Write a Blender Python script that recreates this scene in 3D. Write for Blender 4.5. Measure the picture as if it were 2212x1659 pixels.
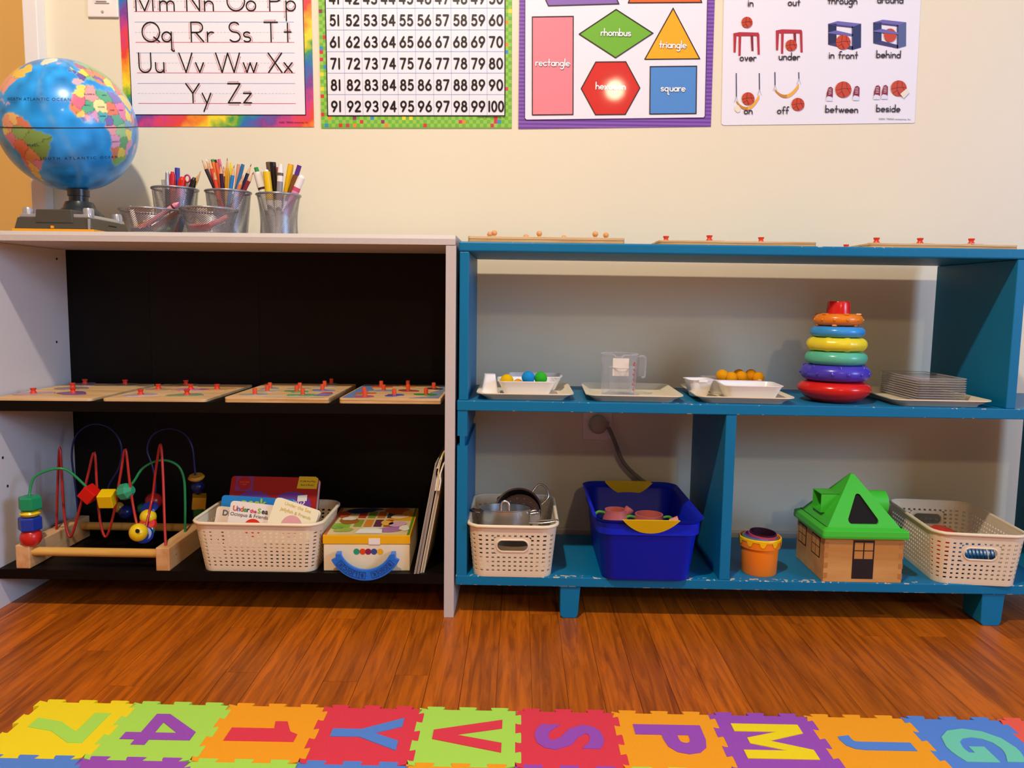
import bpy, math, random
import numpy as np
from mathutils import Matrix, Vector
random.seed(7)
for o in list(bpy.data.objects): bpy.data.objects.remove(o)
SC = bpy.context.scene
COL = SC.collection
PI = math.pi
# ------------------------------------------------------------------ camera
F_PX, PITCH, YAW, ROLL = 1690.66, .106, -.0088, .0147
CAM = np.array([0., -1.8245, .6257])
def ray(x, y):
    a, b = x-1106, y-829.5
    c, s = math.cos(ROLL), math.sin(ROLL)
    u, w = a*c+b*s, -a*s+b*c
    c, s = math.cos(PITCH), math.sin(PITCH)
    vy, vz = F_PX*c-w*s, -w*c-F_PX*s
    c, s = math.cos(YAW), math.sin(YAW)
    return np.array([u*c+vy*s, -u*s+vy*c, vz])
def at(x, y, X=None, Y=None, Z=None):
    """point where the line of sight through a photo pixel meets a plane of the room"""
    d = ray(x, y)
    t = (Y-CAM[1])/d[1] if Y is not None else (Z-CAM[2])/d[2] if Z is not None else (X-CAM[0])/d[0]
    return CAM+d*t
cd = bpy.data.cameras.new('camera'); cam = bpy.data.objects.new('camera', cd); COL.objects.link(cam)
fw = Vector(ray(1106, 829.5)).normalized()
rt = Vector(ray(1107, 829.5)-ray(1106, 829.5)).normalized()
up = rt.cross(fw)
m = Matrix((rt, up, -fw)).transposed().to_4x4(); m.translation = Vector(CAM)
cam.matrix_world = m
cd.sensor_width = 36; cd.lens = F_PX/2212*36; cd.clip_start = .02
SC.camera = cam
# ------------------------------------------------------------------ world, lamps, exposure
W = bpy.data.worlds.new('world'); SC.world = W; W.use_nodes = True
W.node_tree.nodes['Background'].inputs[0].default_value = (.55, .72, 1, 1)
W.node_tree.nodes['Background'].inputs[1].default_value = .4
def lamp(name, typ, loc, power, col, size, look=None, sy=None):
    l = bpy.data.lights.new(name, typ); o = bpy.data.objects.new(name, l); COL.objects.link(o)
    o.location = loc; l.energy = power; l.color = col
    if typ == 'AREA':
        l.size = size
        if sy: l.shape = 'RECTANGLE'; l.size_y = sy
        o.rotation_euler = (Vector(look)-Vector(loc)).to_track_quat('-Z', 'Y').to_euler()
    else: l.shadow_soft_size = size
    if typ == 'SPOT': l.spot_size = math.radians(168); l.spot_blend = .35
    return o
WARM = (1., .885, .745)
lamp('ceiling_lamp_near', 'SPOT', (-.35, -1.55, 2.38), 144, WARM, .045)
lamp('ceiling_lamp_far', 'SPOT', (.69, -4.30, 2.22), 54, (1., .79, .50), .07)
lamp('window_daylight', 'AREA', (3.16, -2.5, 1.45), 72, (.38, .60, 1.), 1.15, (-1, -.4, .6), 1.1)
SC.view_settings.view_transform = 'Standard'; SC.view_settings.look = 'None'
SC.view_settings.exposure = .08; SC.view_settings.gamma = 1; SC.view_settings.use_curve_mapping = False
SC.cycles.transparent_max_bounces = 64
# ------------------------------------------------------------------ materials
def lin(h):
    if isinstance(h, str):
        h = h.lstrip('#'); r = [int(h[i:i+2], 16)/255 for i in (0, 2, 4)]
    else: r = h
    return [c/12.92 if c <= .04045 else ((c+.055)/1.055)**2.4 for c in r]
MATS = {}
def mat(name, col='#808080', rough=.5, metal=0, spec=.5, coat=0, trans=0, ior=1.45, bump=0, bscale=200, vary=0, vscale=8, alpha=1, sss=0):
    if name in MATS: return MATS[name]
    m = bpy.data.materials.new(name); m.use_nodes = True; MATS[name] = m
    nt = m.node_tree; b = nt.nodes['Principled BSDF']
    c = lin(col)+[1]
    b.inputs['Base Color'].default_value = c
    b.inputs['Roughness'].default_value = rough; b.inputs['Metallic'].default_value = metal
    b.inputs['Specular IOR Level'].default_value = spec; b.inputs['IOR'].default_value = ior
    b.inputs['Coat Weight'].default_value = coat; b.inputs['Coat Roughness'].default_value = .045
    b.inputs['Transmission Weight'].default_value = trans; b.inputs['Alpha'].default_value = alpha
    if vary:
        n = nt.nodes.new('ShaderNodeTexNoise'); n.inputs['Scale'].default_value = vscale; n.inputs['Detail'].default_value = 5
        tc = nt.nodes.new('ShaderNodeNewGeometry'); nt.links.new(tc.outputs['Position'], n.inputs['Vector'])
        mx = nt.nodes.new('ShaderNodeMix'); mx.data_type = 'RGBA'
        mx.inputs['A'].default_value = [min(1, k*(1+vary)) for k in c[:3]]+[1]
        mx.inputs['B'].default_value = [k*(1-vary) for k in c[:3]]+[1]
        nt.links.new(n.outputs[0], mx.inputs['Factor']); nt.links.new(mx.outputs['Result'], b.inputs['Base Color'])
    if bump:
        n = nt.nodes.new('ShaderNodeTexNoise'); n.inputs['Scale'].default_value = bscale; n.inputs['Detail'].default_value = 3
        tc = nt.nodes.new('ShaderNodeNewGeometry'); nt.links.new(tc.outputs['Position'], n.inputs['Vector'])
        bp = nt.nodes.new('ShaderNodeBump'); bp.inputs['Strength'].default_value = bump; bp.inputs['Distance'].default_value = .001
        nt.links.new(n.outputs[0], bp.inputs['Height']); nt.links.new(bp.outputs[0], b.inputs['Normal'])
    return m
def wood(name, light, dark, axis=1, rough=.45, freq=60, stretch=12, coat=0, rand=False, rings=0):
    """wood with grain along one world axis"""
    if name in MATS: return MATS[name]
    m = bpy.data.materials.new(name); m.use_nodes = True; MATS[name] = m
    nt = m.node_tree; b = nt.nodes['Principled BSDF']; L = nt.links.new
    g = nt.nodes.new('ShaderNodeNewGeometry'); mp = nt.nodes.new('ShaderNodeMapping')
    sc = [freq]*3; sc[axis] = freq/stretch; mp.inputs['Scale'].default_value = sc
    L(g.outputs['Position'], mp.inputs['Vector'])
    if rand:
        oi = nt.nodes.new('ShaderNodeObjectInfo'); cx = nt.nodes.new('ShaderNodeCombineXYZ')
        mu = nt.nodes.new('ShaderNodeMath'); mu.operation = 'MULTIPLY'; mu.inputs[1].default_value = 37
        L(oi.outputs['Random'], mu.inputs[0]); L(mu.outputs[0], cx.inputs[2]); L(cx.outputs[0], mp.inputs['Location'])
    n = nt.nodes.new('ShaderNodeTexNoise'); n.inputs['Scale'].default_value = 1; n.inputs['Detail'].default_value = 6; n.inputs['Roughness'].default_value = .62; n.inputs['Distortion'].default_value = rings
    L(mp.outputs[0], n.inputs['Vector'])
    r = nt.nodes.new('ShaderNodeValToRGB'); r.color_ramp.elements[0].position = .36; r.color_ramp.elements[1].position = .62
    r.color_ramp.elements[0].color = lin(dark)+[1]; r.color_ramp.elements[1].color = lin(light)+[1]
    L(n.outputs[0], r.inputs[0]); out = r.outputs[0]
    if rand:
        hs = nt.nodes.new('ShaderNodeHueSaturation'); mr = nt.nodes.new('ShaderNodeMapRange')
        mr.inputs['To Min'].default_value = .82; mr.inputs['To Max'].default_value = 1.16
        L(oi.outputs['Random'], mr.inputs['Value']); L(mr.outputs[0], hs.inputs['Value']); L(out, hs.inputs['Color'])
        out = hs.outputs[0]
    L(out, b.inputs['Base Color']); b.inputs['Roughness'].default_value = rough; b.inputs['Coat Weight'].default_value = coat
    b.inputs['Coat Roughness'].default_value = .25; b.inputs['Specular IOR Level'].default_value = .3
    bp = nt.nodes.new('ShaderNodeBump'); bp.inputs['Strength'].default_value = .12; bp.inputs['Distance'].default_value = .001
    L(n.outputs[0], bp.inputs['Height']); L(bp.outputs[0], b.inputs['Normal'])
    return m
# ------------------------------------------------------------------ mesh tools
class MB:
    def __init__(s): s.v = []; s.f = []; s.m = []
    def add(s, vs, fs, mi=0, T=None):
        k = len(s.v)
        if T is not None: vs = [tuple(T @ Vector(v)) for v in vs]
        s.v += [tuple(v) for v in vs]; s.f += [[i+k for i in f] for f in fs]; s.m += [mi]*len(fs)
        return s
    def box(s, x0, x1, y0, y1, z0, z1, mi=0, T=None):
        v = [(x, y, z) for z in (z0, z1) for y in (y0, y1) for x in (x0, x1)]
        return s.add(v, [(0, 2, 3, 1), (4, 5, 7, 6), (0, 1, 5, 4), (2, 6, 7, 3), (0, 4, 6, 2), (1, 3, 7, 5)], mi, T)
    def prism(s, poly, z0, z1, mi=0, T=None, cap=True):
        n = len(poly); v = [(x, y, z0) for x, y in poly]+[(x, y, z1) for x, y in poly]
        f = [(i, (i+1) % n, n+(i+1) % n, n+i) for i in range(n)]
        if cap: f += [list(range(n))[::-1], list(range(n, 2*n))]
        return s.add(v, f, mi, T)
    def lathe(s, prof, n=32, mi=0, T=None, closed=False, cap0=True, cap1=True):
        v = [(r*math.cos(2*PI*i/n), r*math.sin(2*PI*i/n), z) for r, z in prof for i in range(n)]
        k = len(prof); f = []
        for j in range(k if closed else k-1):
            a, b = j*n, ((j+1) % k)*n
            f += [(a+i, a+(i+1) % n, b+(i+1) % n, b+i) for i in range(n)]
        if not closed:
            if cap0 and prof[0][0] > 1e-6: f.append(list(range(n))[::-1])
            if cap1 and prof[-1][0] > 1e-6: f.append(list(range((k-1)*n, k*n)))
        return s.add(v, f, mi, T)
    def tube(s, pts, r, n=8, mi=0, T=None, closed=False, caps=True):
        pts = [Vector(p) for p in pts]; k = len(pts); R = r if hasattr(r, '__len__') else [r]*k
        v = []; nrm = None
        for i, p in enumerate(pts):
            a = pts[(i-1) % k] if (closed or i) else p; b = pts[(i+1) % k] if (closed or i < k-1) else p
            d = (b-a).normalized()
            if nrm is None: nrm = d.orthogonal().normalized()
            nrm = (nrm-d*nrm.dot(d)).normalized(); bi = d.cross(nrm)
            v += [p+(nrm*math.cos(2*PI*j/n)+bi*math.sin(2*PI*j/n))*R[i] for j in range(n)]
        f = []
        for i in range(k if closed else k-1):
            a, b = i*n, ((i+1) % k)*n
            f += [(a+j, a+(j+1) % n, b+(j+1) % n, b+j) for j in range(n)]
        if caps and not closed: f += [list(range(n))[::-1], list(range((k-1)*n, k*n))]
        return s.add(v, f, mi, T)
    def sphere(s, c, r, n=20, k=12, mi=0, T=None, sz=1):
        pr = [(max(1e-4, r*math.sin(PI*i/k)), -r*sz*math.cos(PI*i/k)) for i in range(k+1)]
        TT = Matrix.Translation(c); TT = T @ TT if T is not None else TT
        return s.lathe(pr, n, mi, TT, cap0=False, cap1=False)
    def poly(s, pts, mi=0, T=None): return s.add(pts, [list(range(len(pts)))], mi, T)
def obj(name, mb, mats, parent=None, loc=None, rot=None, smooth=None, bevel=0, seg=2):
    if isinstance(mb, MB):
        me = bpy.data.meshes.new(name); me.from_pydata(mb.v, [], mb.f)
        for mm in (mats if isinstance(mats, (list, tuple)) else [mats]): me.materials.append(mm)
        if len(me.materials) > 1: me.polygons.foreach_set('material_index', mb.m)
        if smooth is not None:
            me.polygons.foreach_set('use_smooth', [True]*len(me.polygons)); me.set_sharp_from_angle(angle=math.radians(smooth))
        me.update()
    else: me = mb
    o = bpy.data.objects.new(name, me); COL.objects.link(o)
    if parent is not None: o.parent = parent
    if loc is not None: o.location = loc
    if rot is not None: o.rotation_euler = rot
    if bevel:
        b = o.modifiers.new('bevel', 'BEVEL'); b.width = bevel; b.segments = seg; b.limit_method = 'ANGLE'; b.angle_limit = .6
    return o
def tag(o, label, cat, group=None):
    o['label'] = label; o['category'] = cat
    if group: o['group'] = group
    return o
def thing(name, label, cat, loc=(0, 0, 0), rot=(0, 0, 0), group=None):
    o = bpy.data.objects.new(name, None); COL.objects.link(o); o.empty_display_size = .02
    o.location = loc; o.rotation_euler = rot
    return tag(o, label, cat, group)
def struct(o): o['kind'] = 'structure'; return o
def rrect(w, d, r, n=5, cx=0, cy=0):
    p = []
    for sx, sy, a0 in ((1, 1, 0), (-1, 1, 90), (-1, -1, 180), (1, -1, 270)):
        for i in range(n+1):
            a = math.radians(a0+90*i/n); p.append((cx+sx*(w/2-r)+r*math.cos(a), cy+sy*(d/2-r)+r*math.sin(a)))
    return p
def bez(pts, n=8):
    """smooth curve (Catmull-Rom) through points"""
    P = [Vector(p) for p in pts]; P = [P[0]*2-P[1]]+P+[P[-1]*2-P[-2]]; out = []
    for i in range(1, len(P)-2):
        for k in range(n):
            t = k/n; a, b, c, d = P[i-1:i+3]
            out.append(.5*((2*b)+(c-a)*t+(2*a-5*b+4*c-d)*t*t+(3*b-a-3*c+d)*t**3))
    return out+[P[-2]]
RX = lambda a: Matrix.Rotation(a, 4, 'X'); RY = lambda a: Matrix.Rotation(a, 4, 'Y'); RZ = lambda a: Matrix.Rotation(a, 4, 'Z'); TR = Matrix.Translation
UPRIGHT = Matrix(((1, 0, 0, 0), (0, 0, -1, 0), (0, 1, 0, 0), (0, 0, 0, 1)))   # drawing plane (x, y) stands up, faces -Y
def text_mb(s, size=1, off=0, ext=0, align='CENTER', mi=0, T=None, mb=None, space=1):
    c = bpy.data.curves.new('t', 'FONT'); c.body = s; c.size = size; c.offset = off; c.extrude = ext; c.align_x = align; c.resolution_u = 3; c.space_character = space
    o = bpy.data.objects.new('t', c); me = bpy.data.meshes.new_from_object(o)
    mb = mb or MB(); mb.add([tuple(v.co) for v in me.vertices], [list(p.vertices) for p in me.polygons], mi, T)
    bpy.data.objects.remove(o); bpy.data.curves.remove(c); bpy.data.meshes.remove(me); return mb
# ------------------------------------------------------------------ round-hand stroke lettering for the wall charts
def arc(cx, cy, rx, ry, a0, a1, n=None):
    n = n or max(4, int(abs(a1-a0)/18))
    return [(cx+rx*math.cos(math.radians(a0+(a1-a0)*i/n)), cy+ry*math.sin(math.radians(a0+(a1-a0)*i/n))) for i in range(n+1)]
oc = lambda cx, cy, r, ry=None: arc(cx, cy, r, ry or r, 90, 450)
def S_(w, h):
    return [arc(w/2, h*.75, w*.46, h*.25, 35, 270)+arc(w/2, h*.25, w*.5, h*.25, 90, -145)[1:]]
GL = {
 'M': (.9, [[(0, 1), (0, 0)], [(0, 1), (.45, 0)], [(.45, 0), (.9, 1)], [(.9, 1), (.9, 0)]]), 'N': (.68, [[(0, 1), (0, 0)], [(0, 1), (.68, 0)], [(.68, 0), (.68, 1)]]),
 'O': (.94, [oc(.47, .5, .47, .5)]), 'P': (.62, [[(0, 1), (0, 0)], [(0, 1)]+arc(.35, .74, .27, .26, 90, -90)+[(0, .48)]]),
 'Q': (.94, [oc(.47, .5, .47, .5), [(.62, .24), (.92, 0)]]), 'R': (.66, [[(0, 1), (0, 0)], [(0, 1)]+arc(.35, .74, .27, .26, 90, -90)+[(0, .48)], [(.25, .48), (.66, 0)]]),
 'S': (.6, S_(.6, 1)), 'T': (.72, [[(0, 1), (.72, 1)], [(.36, 1), (.36, 0)]]), 'U': (.64, [[(0, 1)]+arc(.32, .32, .32, .32, 180, 360)+[(.64, 1)]]),
 'V': (.7, [[(0, 1), (.35, 0)], [(.35, 0), (.7, 1)]]), 'W': (1.28, [[(0, 1), (.32, 0)], [(.32, 0), (.64, 1)], [(.64, 1), (.96, 0)], [(.96, 0), (1.28, 1)]]),
 'X': (.72, [[(0, 1), (.72, 0)], [(.72, 1), (0, 0)]]), 'Y': (.72, [[(0, 1), (.36, .5)], [(.72, 1), (.36, .5)], [(.36, .5), (.36, 0)]]), 'Z': (.66, [[(0, 1), (.66, 1)], [(.66, 1), (0, 0)], [(0, 0), (.66, 0)]]),
 'a': (.5, [oc(.25, .25, .25), [(.5, .5), (.5, 0)]]), 'b': (.5, [[(0, 1), (0, 0)], oc(.25, .25, .25)]), 'c': (.46, [arc(.25, .25, .25, .25, 45, 315)]),
 'd': (.5, [oc(.25, .25, .25), [(.5, 1), (.5, 0)]]), 'e': (.5, [[(.01, .25), (.5, .25)]+arc(.25, .25, .25, .25, 0, 315)]), 'f': (.36, [arc(.3, .8, .16, .18, 50, 180)+[(.14, 0)], [(0, .5), (.34, .5)]]),
 'g': (.5, [oc(.25, .25, .25), [(.5, .5), (.5, -.2)]+arc(.26, -.22, .24, .22, 0, -140)]), 'h': (.46, [[(0, 1), (0, 0)], [(0, .26)]+arc(.23, .27, .23, .23, 180, 0)+[(.46, 0)]]),
 'i': (.06, [[(.03, .5), (.03, 0)], [(.03, .72), (.03, .735)]]), 'l': (.06, [[(.03, 1), (.03, 0)]]), 'm': (.76, [[(0, .5), (0, 0)], [(0, .3)]+arc(.19, .31, .19, .19, 180, 0)+[(.38, 0)], [(.38, .3)]+arc(.57, .31, .19, .19, 180, 0)+[(.76, 0)]]),
 'n': (.46, [[(0, .5), (0, 0)], [(0, .26)]+arc(.23, .27, .23, .23, 180, 0)+[(.46, 0)]]), 'o': (.5, [oc(.25, .25, .25)]), 'p': (.5, [[(0, .5), (0, -.5)], oc(.25, .25, .25)]),
 'q': (.6, [oc(.25, .25, .25), [(.5, .5), (.5, -.38)]+arc(.6, -.38, .1, .1, 180, 290)]), 'r': (.3, [[(0, .5), (0, 0)], arc(.22, .26, .22, .24, 180, 60)]), 's': (.38, S_(.38, .5)),
 't': (.36, [[(.18, .95), (.18, 0)], [(0, .5), (.36, .5)]]), 'u': (.44, [[(0, .5)]+arc(.22, .22, .22, .22, 180, 360)+[(.44, .5)], [(.44, .5), (.44, 0)]]),
 'v': (.42, [[(0, .5), (.21, 0)], [(.21, 0), (.42, .5)]]), 'w': (.72, [[(0, .5), (.18, 0)], [(.18, 0), (.36, .5)], [(.36, .5), (.54, 0)], [(.54, 0), (.72, .5)]]), 'x': (.42, [[(0, .5), (.42, 0)], [(.42, .5), (0, 0)]]),
 'y': (.46, [[(0, .5), (.23, 0)], [(.46, .5), (.06, -.45)]]), 'z': (.42, [[(0, .5), (.42, .5)], [(.42, .5), (0, 0)], [(0, 0), (.42, 0)]]), ' ': (.3, []),
 '0': (.6, [oc(.3, .5, .3, .5)]), '1': (.14, [[(.07, 1), (.07, 0)]]), '2': (.56, [arc(.28, .72, .27, .28, 165, -35)+[(.0, 0)], [(0, 0), (.56, 0)]]),
 '3': (.56, [arc(.27, .76, .24, .24, 150, -90)+arc(.27, .26, .28, .26, 90, -150)[1:]]), '4': (.62, [[(.44, 1), (0, .28)], [(0, .28), (.62, .28)], [(.46, 1), (.46, 0)]]),
 '5': (.56, [[(.5, 1), (.12, 1)], [(.12, 1), (.07, .55)]+arc(.27, .32, .29, .32, 125, -145)[1:]]), '6': (.58, [oc(.29, .3, .29, .3), [(.42, 1), (.04, .42)]]),
 '7': (.56, [[(0, 1), (.56, 1)], [(.56, 1), (.17, 0)]]), '8': (.56, [oc(.28, .77, .22, .23), oc(.28, .28, .28, .28)]), '9': (.58, [oc(.29, .7, .29, .3), [(.55, .58), (.18, 0)]]),
}
JZ = [0]
def ribbon(mb, pts, w, mi=0, z=0, T=None, round_=True):
    P = [np.array(p, float) for p in pts]; n = len(P); L = []; R = []
    for i in range(n):
        a = P[i]-P[i-1] if i else P[1]-P[0]; b = P[i+1]-P[i] if i < n-1 else a
        a = a/(np.linalg.norm(a)+1e-9); b = b/(np.linalg.norm(b)+1e-9); t = a+b; l = np.linalg.norm(t)
        t = t/l if l > .2 else b
        nn = np.array([-t[1], t[0]]); k = 1/max(.5, float(nn @ np.array([-a[1], a[0]])))
        L.append(P[i]+nn*w/2*k); R.append(P[i]-nn*w/2*k)
    JZ[0] = (JZ[0]+1) % 20; z = z+JZ[0]*1.6e-5
    v = [(p[0], p[1], z) for q in zip(L, R) for p in q]
    mb.add(v, [(2*i, 2*i+1, 2*i+3, 2*i+2) for i in range(n-1)], mi, T)
    if round_:
        for p in (P[0], P[-1]):
            JZ[0] = (JZ[0]+1) % 20; z = z+.7e-5
            mb.add([(p[0]+w/2*math.cos(k*PI/4), p[1]+w/2*math.sin(k*PI/4), z) for k in range(8)], [list(range(8))], mi, T)
def glyph(mb, ch, x, y, h, w, mi=0, z=0, T=None, arrow=None, sx=1):
    wd, st = GL[ch]
    for s in st:
        p = [(x+a*h*sx, y+b*h) for a, b in s]; ribbon(mb, p, w, mi, z, T)
        if arrow is not None:                     # red stroke-order arrow beside the stroke
            q = np.array(p); cen = np.array([x+wd*h*.5, y+h*(.5 if ch.isupper() else .25)])
            k = max(2, int(len(q)*.75)) if len(q) > 2 else 2
            q = q[:k].copy(); d = np.gradient(q, axis=0); d /= np.linalg.norm(d, axis=1)[:, None]+1e-9
            nn = np.stack([-d[:, 1], d[:, 0]], 1)
            if len(st) == 1 or len(q) > 4: sg = np.sign(((cen-q)*nn).sum(1).mean())
            else: sg = -np.sign(((cen-q)*nn).sum(1).mean()) or 1
            q = q+nn*sg*h*.1
            if len(q) == 2: q[1] = q[0]+(q[1]-q[0])*.8
            ribbon(mb, q, w*.28, arrow, z, T, False)
            e = q[-1]-q[-2]; e /= np.linalg.norm(e)+1e-9; pn = np.array([-e[1], e[0]])
            tip = q[-1]+e*h*.07; a1, a2 = q[-1]+pn*h*.03, q[-1]-pn*h*.03
            mb.add([(tip[0], tip[1], z), (a1[0], a1[1], z), (a2[0], a2[1], z)], [(0, 1, 2)], arrow, T)
    return wd*h*sx
def word_w(s, h, gap): return sum(GL[c][0]*h for c in s)+gap*(len(s)-1)
def word(mb, s, cx, y, h, w, mi=0, z=0, T=None, gap=None, sx=1):
    gap = gap if gap is not None else h*.13; x = cx-word_w(s, h*sx, gap)/2
    for c in s: x += glyph(mb, c, x, y, h, w, mi, z, T, None, sx)+gap
# ------------------------------------------------------------------ the room
def plaster():
    m = mat('cream_paint', '#E9DFC2', .42, spec=.35, bump=.25, bscale=60, vary=.02, vscale=3); return m
M_wall = plaster()
M_white = mat('white_gloss_paint', '#EEE9E2', .3, bump=.1, bscale=80)
M_floor = wood('oak_floor', '#C4640E', '#8E440A', 1, .38, 75, 15, .05, True, .9)
fl = struct(obj('floor', MB().box(-3.2, 3.2, -6.6, .3, -.03, -.0035), M_floor))
pw = .057
plank = MB().prism([(-pw/2+.0004, -.5), (pw/2-.0004, -.5), (pw/2-.0004, .5), (-pw/2+.0004, .5)], -.003, 0)
pm = None
for i in range(-29, 30):
    y = -2.05-random.random()*.9
    while y < -.002:
        ln = random.choice([.5, .7, .9, 1.1, 1.3]); y2 = min(y+ln, -.001)
        if y2 > -1.55 and y2-y > .03:
            p = obj('plank', pm or plank, M_floor, fl, (i*pw+.0, (y+y2)/2, 0)); pm = p.data; p.scale = (1, y2-y-.0008, 1)
        y = y2
wb = MB().box(-1.10, 3.3, 0, .1, -.03, 2.45).box(-3.3, -1.95, 0, .1, -.03, 2.45).box(-1.95, -1.10, 0, .1, 2.04, 2.45)
struct(obj('wall_back', wb, M_wall))
struct(obj('wall_left', MB().box(-3.3, -3.2, -6.6, 0, -.03, 2.45), M_wall))
wr = MB().box(3.2, 3.3, -6.6, -3.1, -.03, 2.45).box(3.2, 3.3, -1.9, 0, -.03, 2.45).box(3.2, 3.3, -3.1, -1.9, -.03, .88).box(3.2, 3.3, -3.1, -1.9, 2.02, 2.45)
struct(obj('wall_right', wr, M_wall))
struct(obj('wall_rear', MB().box(-3.3, 3.3, -6.7, -6.6, -.03, 2.45), M_wall))
struct(obj('ceiling', MB().box(-3.3, 3.3, -6.7, .1, 2.45, 2.5), mat('ceiling_paint', '#EDE8DF', .7)))
wf = struct(obj('window_1', MB().box(3.19, 3.29, -3.14, -3.08, .84, 2.06).box(3.19, 3.29, -1.92, -1.86, .84, 2.06).box(3.19, 3.29, -3.08, -1.92, 2.0, 2.06).box(3.17, 3.29, -3.16, -1.84, .82, .88), M_white, bevel=.003))
d1 = struct(obj('door_1', MB().box(-1.94, -1.105, .03, .07, .005, 2.035), mat('golden_door_paint', '#DDB062', .4, vary=.05, vscale=2), bevel=.002))
struct(obj('trim_1', MB().box(-1.1085, -1.0765, -.032, 0, 0, 2.07).box(-1.97, -1.94, -.032, 0, 0, 2.07).box(-1.97, -1.0765, -.032, 0, 2.04, 2.07), M_white, bevel=.002))
bb = struct(obj('baseboard_back', MB().box(-1.075, 3.2, -.014, 0, 0, .09), mat('baseboard_paint', '#D8CBB4', .4), bevel=.003))
# ------------------------------------------------------------------ bookcase
def wob(name, mb, mats, root, **k):               # mesh given in room coordinates, parented to a root
    o = obj(name, mb, mats, root, **k); o.location = -root.location; return o
def lerpz(a, b): return lambda X: a+(b-a)*(X+1.0)/.86
ztop, zmid, zbot = lerpz(.7435, .7470), lerpz(.4190, .4255), lerpz(.0825, .0875)
BF, BK = -.3334, -.05
M_lam = mat('taupe_laminate', '#C9BFB6', .45, bump=.15, bscale=900, vary=.05, vscale=300)
M_lam2 = mat('pale_grey_laminate', '#D6D2D0', .45, vary=.10, vscale=500)
M_blk = mat('black_brown_laminate', '#070403', .5, spec=.2)
bc = thing('bookcase', 'long taupe laminate bookcase with black shelves and black back beside the door', 'bookcase', (-.585, -.19, 0))
def slope_board(mb, x0, x1, y0, y1, zf, th, ch=0):
    a, b = zf(x0), zf(x1)
    if not ch:
        mb.add([(x0, y0, a-th), (x1, y0, b-th), (x1, y1, b-th), (x0, y1, a-th), (x0, y0, a), (x1, y0, b), (x1, y1, b), (x0, y1, a)],
               [(0, 3, 2, 1), (4, 5, 6, 7), (0, 1, 5, 4), (2, 3, 7, 6), (0, 4, 7, 3), (1, 2, 6, 5)])
    else:
        pr = [(y0, -th), (y1, -th), (y1, 0), (y0+ch*.6, 0), (y0, -ch)]
        mb.add([(x, y, z+zf(x)) for x in (x0, x1) for y, z in pr], [(0, 1, 2, 3, 4), (9, 8, 7, 6, 5)]+[(i, i+5, (i+1) % 5+5, (i+1) % 5) for i in range(5)])
    return mb
wob('top_board', slope_board(MB(), -1.06, -.1235, BF-.001, BK, ztop, .0185, .0075), M_lam, bc)
wob('side_panel', MB().box(-.1415, -.122, BF, BK, 0, .728), M_lam, bc, bevel=.0006)
wob('side_panel', MB().box(-1.0455, -1.026, BF, BK, 0, .7245), M_lam2, bc, bevel=.0006)
wob('shelf', slope_board(MB(), -1.026, -.1415, BF+.001, BK, zmid, .020), M_blk, bc)
wob('shelf', slope_board(MB(), -1.026, -.1415, BF+.001, BK, zbot, .0195), M_blk, bc)
for x0, x1, sh in ((-1.026, -.8395, '#060404'), (-.839, -.5915, '#0a0706'), (-.591, -.1415, '#080505')):
    wob('back_panel', MB().box(x0, x1, BK, BK+.006, .0, .7288), mat('black_back_board'+sh, sh, .55, spec=.25), bc)
wob('kick_board', MB().box(-1.026, -.1415, -.115, -.10, 0, .063), M_blk, bc)
for yy, zz in ((-.085, .703), (-.30, .60), (-.30, .55), (-.10, .52), (-.30, .30), (-.29, .24), (-.29, .055)):
    wob('peg_hole', MB().lathe([(.0028, 0), (.0028, .0006)], 10, 0, TR((-1.026, yy, zz)) @ RY(PI/2)), mat('hole_dark', '#1a1410', .9), bc)
# ------------------------------------------------------------------ blue shelf unit
def blue_paint():
    m = mat('teal_blue_paint', '#00729E', .45, spec=.35, bump=.3, bscale=90, vary=.06, vscale=9); nt = m.node_tree; b = nt.nodes['Principled BSDF']; L = nt.links.new
    g = nt.nodes.new('ShaderNodeNewGeometry'); sx = nt.nodes.new('ShaderNodeSeparateXYZ'); L(g.outputs['Position'], sx.inputs[0])
    def mth(op, a, bb, c=None):
        n = nt.nodes.new('ShaderNodeMath'); n.operation = op
        for i, q in enumerate((a, bb, c)):
            if q is None: continue
            if isinstance(q, (int, float)): n.inputs[i].default_value = q
            else: L(q, n.inputs[i])
        return n.outputs[0]
    ed = None
    for z in (.0852, .0657, .4336, .4137, .7358):          # worn edges of the boards
        e = mth('COMPARE', sx.outputs[2], z, .0016); ed = e if ed is None else mth('MAXIMUM', ed, e)
    front = mth('LESS_THAN', sx.outputs[1], -.318); ed = mth('MULTIPLY', ed, front)
    n = nt.nodes.new('ShaderNodeTexNoise'); n.inputs['Scale'].default_value = 95; n.inputs['Detail'].default_value = 4; L(g.outputs['Position'], n.inputs['Vector'])
    n2 = nt.nodes.new('ShaderNodeTexNoise'); n2.inputs['Scale'].default_value = 5; L(g.outputs['Position'], n2.inputs['Vector'])
    low = mth('LESS_THAN', sx.outputs[2], .1); th = mth('MULTIPLY_ADD', low, -.07, .69)
    k = mth('GREATER_THAN', mth('MULTIPLY_ADD', n2.outputs[0], .25, mth('MULTIPLY', n.outputs[0], .85)), th)
    k = mth('MULTIPLY', k, ed)
    mx = nt.nodes.new('ShaderNodeMix'); mx.data_type = 'RGBA'; src = b.inputs['Base Color'].links[0].from_socket
    L(k, mx.inputs['Factor']); L(src, mx.inputs['A']); mx.inputs['B'].default_value = lin('#C7B79A')+[1]; L(mx.outputs['Result'], b.inputs['Base Color'])
    return m
M_blue = blue_paint()
SF, SK = -.33, -.043
bs = thing('shelf_unit', 'bright teal-blue painted wooden shelf unit on short feet', 'shelf', (.42, -.19, 0))
BV = dict(bevel=.0016)
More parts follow.
